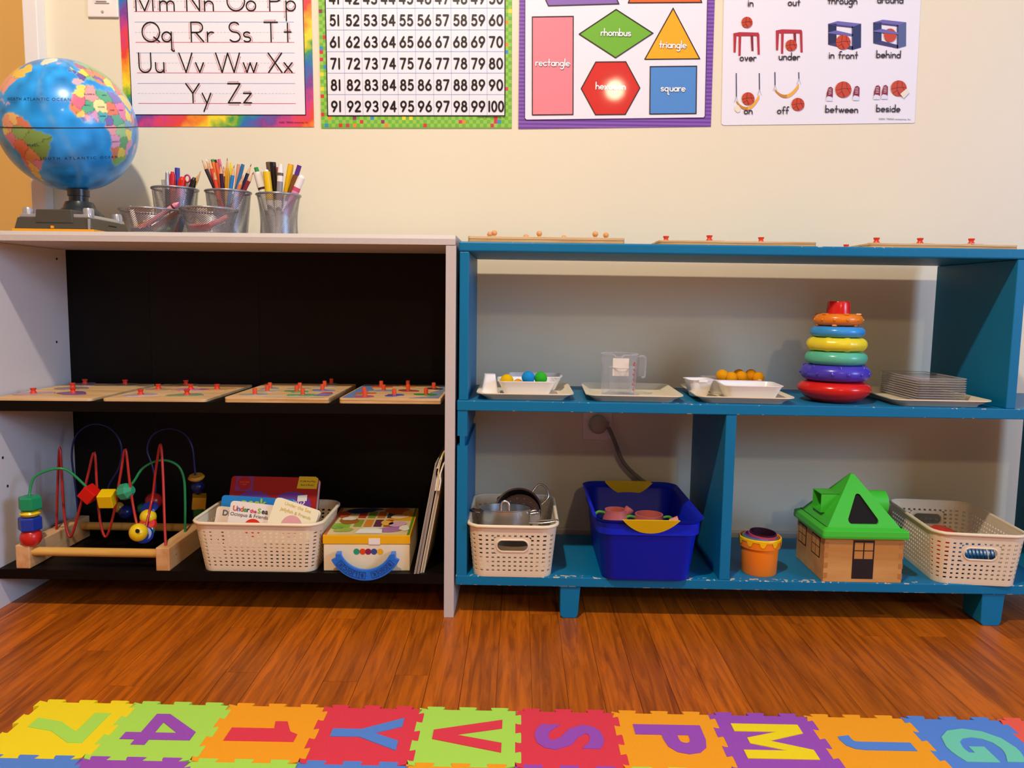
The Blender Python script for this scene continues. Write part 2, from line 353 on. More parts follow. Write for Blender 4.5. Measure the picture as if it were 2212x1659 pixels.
wob('top_board', MB().box(-.1173, .957, SF, SK, .7169, .7358), M_blue, bs, bevel=.003)
wob('side_board', MB().box(-.1155, -.0975, SF+.001, SK, .4336, .7166), M_blue, bs, **BV)
wob('side_board', MB().box(.9333, .9520, SF+.001, SK, .4336, .7166), M_blue, bs, **BV)
wob('middle_shelf', MB().box(-.1185, 1.175, SF-.001, SK, .4137, .4336), M_blue, bs, **BV)
wob('bottom_shelf', MB().box(-.1190, 1.178, SF, SK, .0657, .0852), M_blue, bs, **BV)
nb = MB().box(-.1175, -.0985, SF+.001, SK, .3640, .4137).box(-.1128, -.1032, SF+.001, SK, .3440, .3640).box(-.1178, -.0975, SF+.001, SK, .0852, .3440)
wob('side_board', nb, M_blue, bs)
wob('side_board', MB().box(1.153, 1.173, SF+.001, SK, .0852, .4137), M_blue, bs, **BV)
wob('divider', MB().box(.4000, .4205, SF+.001, SK, .0852, .4137), M_blue, bs, **BV)
for xa, yb in ((.0875, -.255), (.0875, SK)):
    pass
for x0, x1 in ((.0880, .1282), (.9190, .9640)):
    for ya, yb in ((SF+.004, -.262), (-.11, SK)):
        tz = [(x0, .0657), (x0+.001, .006), (x0+.006, 0), (x1-.008, 0), (x1-.004, .008), (x1, .0657)]
        wob('foot', MB().prism([(a, -c) for a, c in tz], ya, yb, 0, Matrix(((1, 0, 0, 0), (0, 0, 1, 0), (0, -1, 0, 0), (0, 0, 0, 1)))), M_blue, bs, bevel=.0015)
# ------------------------------------------------------------------ wall charts (paper sheets with printed layers)
def wl(x, y): p = at(x, y, Y=0); return (p[0], p[2])
INK = mat('black_ink', '#17110f', .3)
def pm_(c, name=None): return mat('print_'+c.strip('#'), c, .5, coat=.3)
PAPER = mat('glossy_chart_paper', '#ECEAF0', .5, coat=.3)
def chart(name, label, x0, z0, w=.4318, h=.5588, rot=0):
    r = thing(name, label, 'poster', (x0, -.0012, z0), (0, -rot, 0)); r['group'] = 'classroom wall charts'; return r
def layer(k): return UPRIGHT @ TR((0, 0, .0009+.0005*k))
# alphabet chart
def tiedye():
    m = bpy.data.materials.new('rainbow_tie_dye'); m.use_nodes = True; nt = m.node_tree; b = nt.nodes['Principled BSDF']; L = nt.links.new
    tc = nt.nodes.new('ShaderNodeTexCoord'); mp = nt.nodes.new('ShaderNodeMapping'); mp.inputs['Scale'].default_value = (7, 1, 7); L(tc.outputs['Object'], mp.inputs[0])
    n = nt.nodes.new('ShaderNodeTexNoise'); n.inputs['Scale'].default_value = 6; n.inputs['Detail'].default_value = 4; L(mp.outputs[0], n.inputs['Vector'])
    sx = nt.nodes.new('ShaderNodeSeparateXYZ'); L(tc.outputs['Object'], sx.inputs[0])
    ad = nt.nodes.new('ShaderNodeMath'); ad.operation = 'MULTIPLY_ADD'; ad.inputs[1].default_value = 3.4; L(sx.outputs[0], ad.inputs[0])
    a2 = nt.nodes.new('ShaderNodeMath'); a2.operation = 'MULTIPLY_ADD'; a2.inputs[1].default_value = -3.9; L(sx.outputs[2], a2.inputs[0]); L(ad.outputs[0], a2.inputs[2])
    mm = nt.nodes.new('ShaderNodeMath'); mm.operation = 'MULTIPLY'; mm.inputs[1].default_value = .42; L(n.outputs[0], mm.inputs[0]); L(mm.outputs[0], ad.inputs[2])
    fr = nt.nodes.new('ShaderNodeMath'); fr.operation = 'FRACT'; L(a2.outputs[0], fr.inputs[0])
    r = nt.nodes.new('ShaderNodeValToRGB'); L(fr.outputs[0], r.inputs[0]); e = r.color_ramp.elements
    cs = ['#3FA23A', '#1F6FB8', '#7A3E93', '#D93A78', '#E8402C', '#F59A1C', '#F7E12C', '#3FA23A']
    e[0].color = lin(cs[0])+[1]; e[1].color = lin(cs[-1])+[1]
    for i in range(1, 7): q = e.new(i/7); q.color = lin(cs[i])+[1]
    L(r.outputs[0], b.inputs['Base Color']); b.inputs['Roughness'].default_value = .5; b.inputs['Coat Weight'].default_value = .3; b.inputs['Coat Roughness'].default_value = .08
    return m
a = chart('alphabet_chart', 'alphabet chart with handwriting lines and rainbow tie-dye border above the globe', -.9055, 1.0065, rot=.011)
obj('border', MB().box(0, .4318, -.0005, 0, 0, .5588), tiedye(), a)
pa = MB(); pa.poly([(.019, .0262, 0), (.4135, .0262, 0), (.4135, .53, 0), (.019, .53, 0)], 0, layer(0)); obj('sheet', pa, PAPER, a)
fr = MB()
for q in ([(.019, .0262), (.4135, .0262)], [(.019, .0262), (.019, .53)], [(.4135, .0262), (.4135, .53)]): ribbon(fr, q, .0016, 0, 0, layer(1))
rows = [(.0525, [('Y', .144), ('y', .1805), ('Z', .239), ('z', .274)]), (.1189, [('U', .040), ('u', .0775), ('V', .131), ('v', .168), ('W', .214), ('w', .276), ('X', .3325), ('x', .368)]),
        (.1853, [('Q', .050), ('q', .0945), ('R', .1605), ('r', .197), ('S', .2455), ('s', .278), ('T', .325), ('t', .370)]), (.2517, [('M', .039), ('m', .0925), ('N', .153), ('n', .193), ('O', .2435), ('o', .2865), ('P', .339), ('p', .3755)])]
ln = MB(); LET = [INK, pm_('#D2545E')]
for y, ls in rows:
    ribbon(ln, [(.034, y-.0012), (.392, y-.0012)], .0009, 0, 0, layer(1), False); ribbon(ln, [(.034, y+.0425), (.392, y+.0425)], .0007, 1, 0, layer(1), False)
    for k in range(45): ribbon(ln, [(.034+k*.008, y+.0205), (.0385+k*.008, y+.0205)], .0005, 2, 0, layer(1), False)
    for ch, u in ls:
        lt = MB(); glyph(lt, ch, u, y, .042, .0028, 0, 0, layer(2), arrow=1); obj('letter', lt, LET, a)
obj('ruled_lines', ln, [pm_('#D8566A'), pm_('#86A8D4'), pm_('#B8B4B4')], a); obj('frame_line', fr, INK, a)
tm = text_mb('©2001 TREND enterprises, Inc.', .0052, 0, 0, 'RIGHT', 0, layer(1) @ TR((.42, .008, 0))); obj('small_print', tm, INK, a)
# hundreds chart
b = chart('hundreds_chart', 'number chart counting to 100 with green checkered border', -.4572, 1.0085, rot=.012)
obj('backing', MB().box(0, .4318, -.0005, 0, 0, .5588), pm_('#7DBB3C'), b)
ck = MB(); cc = ['#6FB536', '#93C94A', '#D4302C', '#CC2F57', '#F2D92B', '#2F8FC8', '#F08A2A', '#8A2F52']; sq = .4318/54
for i in range(54):
    for j in range(70):
        if (j-3)*sq > .5588-.012: continue
        edge = i < 2 or i > 51
        if not (edge or j < 3): continue
        q = (i+j) % 2; rr = random.random()
        if rr > .90: q = random.choice([2, 3, 4, 5, 6, 7, 2, 3])
        y0 = j*sq+.0022; ck.poly([(i*sq, y0, 0), (i*sq+sq, y0, 0), (i*sq+sq, y0+sq, 0), (i*sq, y0+sq, 0)], q, layer(0))
obj('checkered_border', ck, [pm_(c) for c in cc], b)
X0, X1, Y0, RH = .0155, .4165, .0272, .0466; CW = (X1-X0)/10
sh = MB().poly([(X0, Y0, 0), (X1, Y0, 0), (X1, Y0+10*RH, 0), (X0, Y0+10*RH, 0)], 0, layer(1)); obj('sheet', sh, PAPER, b)
gr = MB()
for i in range(1, 10): ribbon(gr, [(X0+i*CW, Y0), (X0+i*CW, Y0+10*RH)], .0007, 0, 0, layer(2), False); ribbon(gr, [(X0, Y0+i*RH), (X1, Y0+i*RH)], .0007, 0, 0, layer(2), False)
for q in ([(X0, Y0), (X1, Y0)], [(X0, Y0), (X0, Y0+10*RH)], [(X1, Y0), (X1, Y0+10*RH)]): ribbon(gr, q, .0022, 1, 0, layer(2))
obj('grid_lines', gr, [pm_('#7FA3CF'), INK], b)
for k in range(1, 101):
    nm = MB()
    r_, c_ = (k-1)//10, (k-1) % 10; s = str(k); h = .0242
    word(nm, s, X0+(c_+.5)*CW, Y0+(9-r_)*RH+.0098, h*.88, .0040, 0, 0, layer(3), gap=.0062 if k < 100 else .0052, sx=.88 if k < 100 else .78); obj('numeral', nm, INK, b)
obj('small_print', text_mb('©2008 TREND enterprises, Inc.', .0048, 0, 0, 'RIGHT', 0, layer(1) @ TR((.418, .0225, 0))), INK, b)
# shapes chart, traced on the wall plane
sx0, sz0 = -.0110, 1.0155
c = chart('shapes_chart', 'geometric shapes chart with banded purple border, glossy and catching the lamp', sx0, sz0, rot=0)
def P4(x, y, sc=4.706, ox=1090): p = wl(ox+x/sc, y/sc); return (p[0]-sx0, p[1]-sz0)
bl, br = P4(140, 1312), P4(2095, 1288)
tl, tr = (bl[0]-.0045, bl[1]+.5588), (br[0]-.0055, br[1]+.5588)
def strip_mat():
    m = mat('banded_purple_print', '#7A48A6', .5, coat=.3); nt = m.node_tree; bb_ = nt.nodes['Principled BSDF']
    tc = nt.nodes.new('ShaderNodeTexCoord'); wv = nt.nodes.new('ShaderNodeTexWave'); wv.bands_direction = 'Z'; wv.inputs['Scale'].default_value = 38
    nt.links.new(tc.outputs['Object'], wv.inputs['Vector']); r = nt.nodes.new('ShaderNodeValToRGB'); r.color_ramp.elements[0].color = lin('#6A3C9B')+[1]; r.color_ramp.elements[1].color = lin('#8A5AB2')+[1]
    r.color_ramp.elements[0].position = .4; r.color_ramp.elements[1].position = .6
    nt.links.new(wv.outputs[0], r.inputs[0]); nt.links.new(r.outputs[0], bb_.inputs['Base Color']); return m
obj('border', MB().add([(p[0], y, p[1]) for y in (-.0005, 0) for p in (bl, br, tr, tl)], [(0, 1, 2, 3), (7, 6, 5, 4), (0, 4, 5, 1), (1, 5, 6, 2), (2, 6, 7, 3), (3, 7, 4, 0)]), strip_mat(), c)
ib = [P4(205, 1205), P4(222, 1222), P4(2020, 1200), P4(2034, 1185), P4(2056, 0), P4(200, 0)]
ib[4] = (ib[4][0]-.0045, tl[1]-.02); ib[5] = (ib[5][0]-.002, tl[1]-.02)
obj('sheet', MB().poly([(x, y, 0) for x, y in ib], 0, layer(1)), PAPER, c)
ol = MB(); ribbon(ol, [ib[5]]+ib[:5], .0014, 0, 0, layer(2)); obj('frame_line', ol, pm_('#3F2362'), c)
def shape(name, pts, col, outline='#2a1512', k=2):
    mb = MB(); mb.poly([(x, y, 0) for x, y in pts], 0, layer(k)); ribbon(mb, list(pts)+[pts[0]], .0022, 1, 0, layer(k+1)); obj(name, mb, [pm_(col), pm_(outline)], c)
shape('rectangle', [P4(282, 1172), P4(694, 1168), P4(697, 172), P4(282, 178)], '#EE8590')
shape('rhombus', [P4(757, 352), P4(1127, 592), P4(1505, 343), P4(1132, 102)], '#6FB42C')
shape('hexagon', [P4(922, 1170), P4(1225, 1167), P4(1373, 898), P4(1230, 632), P4(925, 635), P4(778, 905)], '#D61E14')
shape('triangle', [P4(1423, 607), P4(1980, 602), P4(1710, 90)], '#F2AE0E')
shape('square', [P4(1473, 1163), P4(1943, 1158), P4(1949, 677), P4(1478, 682)], '#4E8CD0')
pz = P4(445, 65); pz2 = P4(1160, 45); dq = P4(400, 0); shape('parallelogram', [pz, pz2, (pz2[0]-.035, pz2[1]+.07), (pz[0]-.035, pz[1]+.07)], '#8A66B4')
o1, o2 = P4(1255, 35), P4(2000, 30); shape('trapezoid', [o1, o2, (o2[0]-.03, o2[1]+.075), (o1[0]+.03, o1[1]+.075)], '#E8661C')
for s, x, y, h in (('rectangle', 488, 675, .0150), ('rhombus', 1128, 370, .0150), ('triangle', 1705, 493, .0150), ('hexagon', 1075, 912, .0150), ('square', 1708, 932, .0150)):
    wm = MB(); p = P4(x, y); word(wm, s, p[0], p[1], h, .0021, 0, 0, layer(5), gap=.0026); word(wm, s, p[0]+.0007, p[1]-.0008, h, .0021, 1, 0, layer(4), gap=.0026); obj('shape_name', wm, [pm_('#FFFFFF'), pm_('#8d7f78')], c)
# position words chart
qx0, qz0 = .4480, 1.0290
d = chart('position_words_chart', 'white position-words chart with basketballs, tables, shelves, swings and sneakers', qx0, qz0)
def Q(x, y, sc=4.916, ox=1550): p = wl(ox+x/sc, y/sc); return (p[0]-qx0, p[1]-qz0)
k0, k1 = Q(40, 1315), Q(2090, 1300)
bd = [k0, Q(60, 1332), Q(2075, 1308), k1, (k1[0]-.010, k1[1]+.5588), (k0[0]-.013, k0[1]+.5588)]
obj('sheet', MB().prism(bd, 0, .0005, 0, UPRIGHT), PAPER, d)
pr = MB()
def flush(): obj('picture', pr, [pm_(q) for q in cols], d); pr.__init__()
cols = ['#C64424', '#7e2413', '#B52A38', '#8A1826', '#3E3C70', '#6C66AE', '#22264F', '#EFAE3A', '#C98628', '#2A3564', '#8A8E96', '#EDEDF0', '#8E2038', '#DDE2EE', '#E9E3CE', '#556290']
def pg(pts, mi, k=0): pr.poly([Q(*p)+(0,) for p in pts], mi, layer(k))
def ball(x, y, r):
    pg([(x+r*math.cos(i*PI/14), y-r*math.sin(i*PI/14)) for i in range(28)], 0, 3)
    for q in ([(x-r, y+r*.1), (x, y-r*.12), (x+r*.96, y-r*.1)], [(x-r*.1, y-r), (x-r*.25, y), (x+r*.05, y+r)], [(x-r*.75, y+r*.62), (x-r*.2, y+r*.25), (x+r*.2, y+r*.9)], [(x+r*.4, y-r*.85), (x+r*.45, y-r*.2), (x+r*.85, y+r*.5)]):
        ribbon(pr, [Q(*p) for p in q], .0007, 1, 0, layer(4), False)
def table(x, y, w, h):
    pg([(x, y+.05*h), (x+.23*w, y), (x+w*.97, y+.02*h), (x+w, y+.1*h), (x+w, y+.17*h), (x, y+.17*h)], 2, 1)
    for a0, a1, t, bt in ((.0, .12, .1, .86), (.2, .3, .14, 1.), (.66, .76, .15, .8), (.9, 1, .1, .95)):
        pg([(x+a0*w, y+t*h), (x+a1*w, y+t*h), (x+(a0+a1)/2*w+.045*w+(.02*w if a0 > .5 else -.02*w), y+bt*h), (x+(a0+a1)/2*w-.035*w+(.02*w if a0 > .5 else -.02*w), y+bt*h)], 3 if a0 in (.66,) else 2, 2)
def cubby(x, y, dx, front):
    A = lambda p: (x+p[0], y+p[1])
    pg([A(p) for p in ((0, 30), (100, 0), (350, 28), (265, 60))], 5, 1)                       # top
    pg([A(p) for p in ((265, 60), (350, 28), (348, 280), (262, 305))], 9 if front else 15, 1)  # right side
    pg([A(p) for p in ((0, 30), (88, 30), (88, 225), (0, 250))], 6 if front else 9, 1)
    pg([A(p) for p in ((0, 120), (88, 100), (262, 140), (262, 160), (0, 130))], 5, 4 if not front else 2)
    pg([A(p) for p in ((0, 250), (88, 225), (262, 270), (262, 305))], 4, 2); pg([A(p) for p in ((0, 28), (265, 58), (265, 72), (0, 42))], 4, 2)
    pg([A(p) for p in ((250, 60), (266, 60), (264, 305), (250, 300))], 4, 2)
def swing(x1, y1, x2, y2, sag, top):
    for xx, yy in ((x1, y1), (x2, y2)):
        ribbon(pr, [Q(xx, top), Q(xx+2, yy-60)], .0022, 9, 0, layer(1), False)
        for s_ in (-1, 1): ribbon(pr, [Q(xx+2, yy-60), Q(xx+s_*22, yy)], .0007, 10, 0, layer(2), False)
    n = 10; upr = [(x1+(x2-x1)*i/n, y1+(y2-y1)*i/n-22+sag*4*(i/n)*(1-i/n)*.6+(i/n)*10) for i in range(n+1)]; low = [(px, py+22+26*(i/n)) for i, (px, py) in enumerate(upr)]
    for i in range(n): pg([low[i], low[i+1], upr[i+1], upr[i]], 7 if i > 4 else 8, 2)
def shoe(x, y, w, h):
    pg([(x, y+h*.82), (x+w*.05, y+h*.45), (x+w*.35, y+h*.05), (x+w*.7, y), (x+w, y+h*.12), (x+w*.98, y+h*.6), (x+w*.9, y+h*.85)], 12, 2)
    pg([(x-w*.02, y+h), (x-w*.02, y+h*.78), (x+w*.2, y+h*.66), (x+w*.7, y+h*.7), (x+w*.95, y+h*.8), (x+w*.9, y+h)], 13, 3)
    for k in range(4): ribbon(pr, [Q(x+w*.3, y+h*(.2+.11*k)), Q(x+w*.75, y+h*(.16+.11*k))], .0009, 11, 0, layer(4), False)
ball(308, 243, 59); table(165, 345, 275, 250); flush(); table(615, 315, 280, 258); ball(777, 487, 61); flush()
cubby(1170, 228, 0, True); ball(1328, 453, 78); flush(); cubby(1648, 213, 0, False)
pg([(1825+66*math.cos(i*PI/14), 380-72*math.sin(i*PI/14)) for i in range(28)], 0, 3); flush()
swing(195, 1090, 440, 1015, 170, 780); ball(320, 1052, 68); flush(); swing(605, 970, 858, 900, 150, 770); ball(848, 1112, 69); flush()
shoe(1150, 925, 70, 152); ball(1330, 955, 86); shoe(1432, 915, 70, 155); flush(); shoe(1652, 908, 70, 152); shoe(1735, 905, 68, 152); ball(1917, 942, 84); flush()
pg([(1930, 1003), (1995, 948), (2028, 985), (1966, 1050)], 14, 5); obj('torn_tape', pr, [pm_(q) for q in cols], d); pr.__init__(); pg([(180, 1140), (215, 1118), (240, 1150), (235, 1190), (205, 1200), (180, 1172)], 14, 3)
obj('torn_tape', pr, [pm_(q) for q in cols], d)
for s, x, y in (('in', 345, 72), ('out', 806, 65), ('through', 1318, 47), ('around', 1825, 38), ('over', 317, 650), ('under', 755, 640), ('in front', 1328, 625), ('behind', 1806, 618), ('on', 320, 1213), ('off', 688, 1210), ('between', 1310, 1198), ('beside', 1803, 1190)):
    wm = MB(); p = Q(x, y); word(wm, s, p[0], p[1], .0152, .0022, 0, 0, layer(3), gap=.0030); obj('position_word', wm, pm_('#2B2226'), d)
p = Q(2050, 1280); obj('small_print', text_mb('©2001 TREND enterprises, Inc.', .0056, 0, 0, 'RIGHT', 0, layer(1) @ TR((p[0], p[1], 0))), pm_('#6a6262'), d)
# light switch and outlet
M_plate = mat('white_switch_plastic', '#EFE8E0', .3)
sw = thing('light_switch', 'white wall dimmer switch plate beside the alphabet chart', 'switch', (-.9435, 0, 1.3015))
obj('plate', MB().box(-.0345, .0345, -.006, 0, -.058, .058), M_plate, sw, bevel=.002)
obj('rocker', MB().box(-.0165, .0165, -.009, -.006, -.029, .034), M_plate, sw, bevel=.001)
obj('slider', MB().box(-.012, .012, -.0125, -.009, -.026, -.021), M_plate, sw, bevel=.001)
obj('screw', MB().lathe([(.003, 0), (.003, .0012), (.001, .0015)], 12, 0, TR((0, -.006, -.047)) @ RX(PI/2)), mat('screw_painted', '#BDB4A8', .35, .3), sw, smooth=40)
ow = thing('power_outlet', 'white wall outlet plate behind the teal shelf', 'outlet', (.1865, 0, .3600))
obj('plate', MB().box(-.0345, .0345, -.005, 0, -.058, .058), M_plate, ow, bevel=.002)
for s in (-1, 1): obj('socket', MB().prism(rrect(.033, .028, .011, 5, 0, s*.0195), .005, .0068, 0, UPRIGHT), M_plate, ow, bevel=.0005)
pc = thing('extension_cord', 'grey round plug and thick grey cord hanging from the wall outlet', 'cord', (.1865, -.0075, .3405))
obj('plug', MB().lathe([(.0205, 0), (.0215, .006), (.020, .018), (.014, .023), (0.0001, .024)], 28, 0, RX(PI/2)), mat('grey_plug_plastic', '#B7A995', .45), pc, smooth=50)
rl = MB()
for i in range(4):
    t = i/4; rl.box(.014+.012*t, .0165+.012*t, -.020, -.006, -.003-.002*t, .009-.002*t)
obj('strain_relief', rl, mat('grey_plug_plastic'), pc, bevel=.0008)
cp = bez([(.012, -.012, .004), (.024, -.016, -.006), (.037, -.020, -.034), (.060, -.020, -.085), (.096, -.022, -.121), (.128, -.023, -.143), (.165, -.025, -.18), (.19, -.025, -.225), (.225, -.025, -.243), (.255, -.025, -.247), (.275, -.025, -.275)], 8)
obj('cord', MB().tube(cp, .0046, 10), mat('grey_cord_rubber', '#7E7568', .6), pc, smooth=60)
# ------------------------------------------------------------------ globe on the bookcase
GC = Vector((-.9215, -.200, .9640)); GR = .1285
gl = thing('globe', 'political world globe on a dark grey electronic base with silver knobs', 'globe', (-.90, -.215, .7442))
gdir = Vector((CAM[0]-GC.x, CAM[1]-GC.y, CAM[2]-GC.z)).normalized(); e1 = gdir; hz = Vector((gdir.x, gdir.y, 0)).normalized()
nz = (Vector((0, 0, 1))-gdir*gdir.z).normalized(); nz = (nz+gdir*.02).normalized(); nz = (Matrix.Rotation(.115, 3, gdir) @ nz).normalized(); e1 = (gdir-nz*gdir.dot(nz)).normalized(); e2 = nz.cross(e1)
LON0 = -21
def sph(lon, lat, r=1.0):
    a, b = math.radians(lon-LON0), math.radians(lat)
    return (nz*math.sin(b)+(e1*math.cos(a)+e2*math.sin(a))*math.cos(b))*GR*r
AF = [(-6, 36), (3, 37), (10, 37), (11, 33), (20, 31), (25, 32), (32, 31), (34, 27), (37, 21), (39, 15), (43, 11.5), (51, 12), (48, 4), (41, -2), (39, -7), (41, -15), (35, -20), (35, -24), (32, -29), (27, -34), (20, -35), (18, -32), (15, -26), (12, -17), (13.5, -10), (12, -5), (9, -1), (9.5, 4), (5, 4.5), (0, 5.5), (-8, 4.5), (-13, 8.5), (-17, 14.5), (-17, 21), (-13, 28), (-9.5, 32)]
SA = [(-78, 8), (-72, 12), (-62, 10.5), (-52, 5), (-50, 0), (-44, -2.5), (-37, -5), (-35, -8), (-39, -15), (-41, -22), (-48, -27), (-53, -33), (-58, -38), (-63, -41), (-66, -46), (-69, -52), (-74, -50), (-73, -38), (-70, -20), (-76, -14), (-81, -5), (-80, 1)]
NA = [(-82, 9), (-84, 11), (-83, 15), (-88, 16), (-88, 21), (-97, 19), (-97, 27), (-90, 30), (-83, 29), (-80.5, 25), (-80, 31), (-75, 36), (-70, 42), (-65, 44), (-60, 46), (-64, 49), (-56, 52), (-62, 58), (-70, 62), (-78, 62), (-78, 56), (-82, 53), (-92, 58), (-95, 68), (-120, 70), (-160, 70), (-165, 60), (-130, 52), (-124, 40), (-112, 28), (-105, 20), (-92, 14)]
GRN = [(-45, 60), (-52, 65), (-55, 70), (-60, 76), (-40, 83), (-18, 78), (-22, 70), (-38, 65)]
EU = [(-9, 37), (-9, 43), (-1, 44), (-4, 48), (2, 51), (8, 54), (9, 57), (6, 59), (6, 62), (15, 68), (28, 71), (45, 67), (70, 70), (100, 75), (140, 72), (140, 40), (120, 30), (105, 12), (95, 18), (80, 10), (72, 20), (60, 25), (55, 26), (58, 20), (45, 13), (35, 28), (35, 36), (27, 37), (24, 38), (20, 40), (14, 45), (18, 40), (12, 44), (5, 43), (0, 39), (-3, 37)]
UK = [(-5, 50), (1, 51), (0, 54), (-3, 58), (-6, 57), (-3, 54)]; IRL = [(-10, 52), (-6, 52), (-6, 55), (-9, 54)]; ICE = [(-23, 64), (-15, 64), (-16, 66), (-23, 66)]; MAD = [(44, -24), (47, -25), (50, -15), (45, -16)]
CUB = [(-84, 22), (-77, 20), (-75, 20), (-80, 23)]; HIS = [(-74, 18.3), (-69, 18.3), (-70, 19.7), (-73, 19.7)]; ANT = [(-180, -90), (180, -90), (180, -72), (-180, -72)]
SEED = {'AF': [(-6, 32, '#E9DB6A'), (2, 28, '#EFA6A4'), (17, 27, '#62B48C'), (29, 27, '#8A82C4'), (-10, 20, '#E0708A'), (-3, 16, '#5CB487'), (9, 17, '#F0E6A0'), (19, 15, '#E8836A'), (30, 14, '#EC86B8'), (-14, 14, '#E99062'), (-11, 10.5, '#EFD25A'), (-9, 6.5, '#7A62A8'), (-5.5, 7.5, '#E37C56'), (-1, 8, '#8C9AD8'), (1.5, 9, '#D9A2C8'), (8, 9, '#58BBC0'), (12.5, 5, '#7A74B8'), (20, 6.5, '#62B89A'), (23, -3, '#9AD09A'), (14, -1, '#EFA6B0'), (17, -12, '#DFA8CC'), (27, -14, '#58AE78'), (17, -22, '#DB8A6A'), (24, -22, '#E7D75A'), (24, -30, '#74B862'), (35, -6, '#EADD76'), (38, 1, '#8CB4DA'), (36, -17, '#DDA0C6'), (40, 9, '#EFE27C'), (46, 6, '#E79AA2')],
        'SA': [(-52, -9, '#86AC5A'), (-48, -18, '#7BA552'), (-60, -3, '#8DB462'), (-66, 8, '#F0C070'), (-73, 4, '#EFA27A'), (-57, 4, '#E2825A'), (-75, -10, '#DE8290'), (-65, -17, '#DC7C5A'), (-65, -35, '#E8CC66'), (-66, -45, '#E8CC66'), (-72, -33, '#DC7E9A'), (-58, -23, '#D9985E'), (-56, -33, '#D98A9A'), (-78, -2, '#EAD16E')],
        'NA': [(-95, 40, '#EFA794'), (-78, 38, '#EFA794'), (-75, 50, '#EFC85A'), (-100, 58, '#EFC85A'), (-102, 24, '#9ECE86'), (-88, 14, '#E79AB0')],
        'EU': [(-4, 40, '#E2B4BC'), (2, 47, '#6A62A8'), (10, 51, '#EEDB52'), (20, 52, '#E9906A'), (12, 43, '#7FBF86'), (15, 62, '#B06A94'), (26, 64, '#8CC48A'), (45, 55, '#8FC786'), (90, 60, '#8FC786'), (30, 49, '#E29058'), (25, 45, '#7A62A8'), (22, 41, '#E28868'), (35, 39, '#EEDD62'), (45, 24, '#EED67A'), (44, 33, '#E68A7A'), (55, 33, '#A8CE8A'), (78, 22, '#E79AB0'), (105, 35, '#EFC85A')]}
def inpoly(lon, lat, P):
    r = np.zeros(lon.shape, bool); n = len(P)
    for i in range(n):
        x1, y1 = P[i]; x2, y2 = P[(i+1) % n]
        if y1 == y2: continue
        r ^= ((y1 > lat) != (y2 > lat)) & (lon < (x2-x1)*(lat-y1)/(y2-y1)+x1)
    return r
NL, NB = 440, 220
lo, la = np.meshgrid(np.linspace(-180, 180, NL, endpoint=False), np.linspace(-90, 90, NB+1))
rs = np.random.RandomState(3)
def smooth_noise(k):
    g = rs.rand(NB//k+3, NL//k+3); yi, xi = np.arange(NB+1)/k, np.arange(NL)/k; y0, x0 = yi.astype(int), xi.astype(int); fy, fx = (yi-y0)[:, None], (xi-x0)[None]
    return g[y0][:, x0]*(1-fy)*(1-fx)+g[y0+1][:, x0]*fy*(1-fx)+g[y0][:, x0+1]*(1-fy)*fx+g[y0+1][:, x0+1]*fy*fx
j1, j2 = (smooth_noise(3)-.5)*2.6+(smooth_noise(2)-.5)*1.4, (smooth_noise(3)-.5)*2.6
lj, aj = lo+j1, la+j2
colr = np.zeros(lo.shape+(3,)); land = np.zeros(lo.shape, bool)
for key, polys in (('AF', [AF, MAD]), ('SA', [SA]), ('NA', [NA, CUB, HIS]), ('EU', [EU, UK, IRL])):
    mk = np.zeros(lo.shape, bool)
    for P in polys: mk |= inpoly(lj, aj, P)
    sd = SEED[key]; dd = np.stack([((lj-x)*np.cos(np.radians(la)))**2+(aj-y)**2 for x, y, _ in sd]); ix = dd.argmin(0)
    srt = np.sort(np.sqrt(dd), 0); bor = (srt[1]-srt[0]) < .55
    cc_ = np.array([lin(c_) for *_, c_ in sd])[ix]; cc_[bor] *= .62; colr[mk] = cc_[mk]; land |= mk
for P, c_ in ((GRN, '#E8E4C8'), (ICE, '#DDA0C6'), (ANT, '#EEF2F4')):
    mk = inpoly(lj, aj, P); colr[mk] = lin(c_); land |= mk
bl_ = land.astype(float)
for _ in range(3): bl_ = (bl_+np.roll(bl_, 1, 1)+np.roll(bl_, -1, 1)+np.roll(bl_, 1, 0)+np.roll(bl_, -1, 0))/5
ridge = np.exp(-((lo+30+12*np.sin(np.radians(la*2.2)))/3.5)**2)*.35
oc1, oc2, oc3 = np.array(lin('#1190E2')), np.array(lin('#8CC4DE')), np.array(lin('#3FB0EE'))
sea = oc1[None, None]*(1-.5*smooth_noise(9))[..., None]+oc3[None, None]*(.5*smooth_noise(9))[..., None]
kk = np.clip(bl_*1.1+ridge*smooth_noise(4), 0, .8)[..., None]; sea = sea*(1-kk)+oc2*kk
colr[~land] = sea[~land]
up_ = np.array(e2), np.array(e1), np.array(nz); A, B = np.radians(lo-LON0), np.radians(la)
vv = (np.sin(B)[..., None]*up_[2]+np.cos(B)[..., None]*(np.cos(A)[..., None]*up_[1]+np.sin(A)[..., None]*up_[0]))*GR
ii = np.arange((NB+1)*NL).reshape(NB+1, NL); q = np.stack([ii[:-1], np.roll(ii, -1, 1)[:-1], np.roll(ii, -1, 1)[1:], ii[1:]], -1).reshape(-1, 4)
gme = bpy.data.meshes.new('globe_ball'); gme.from_pydata(vv.reshape(-1, 3).tolist(), [], q.tolist())
ca = gme.color_attributes.new('map', 'FLOAT_COLOR', 'POINT'); ca.data.foreach_set('color', np.concatenate([colr.reshape(-1, 3), np.ones(((NB+1)*NL, 1))], 1).ravel().astype(np.float32))
gme.polygons.foreach_set('use_smooth', [True]*len(gme.polygons))
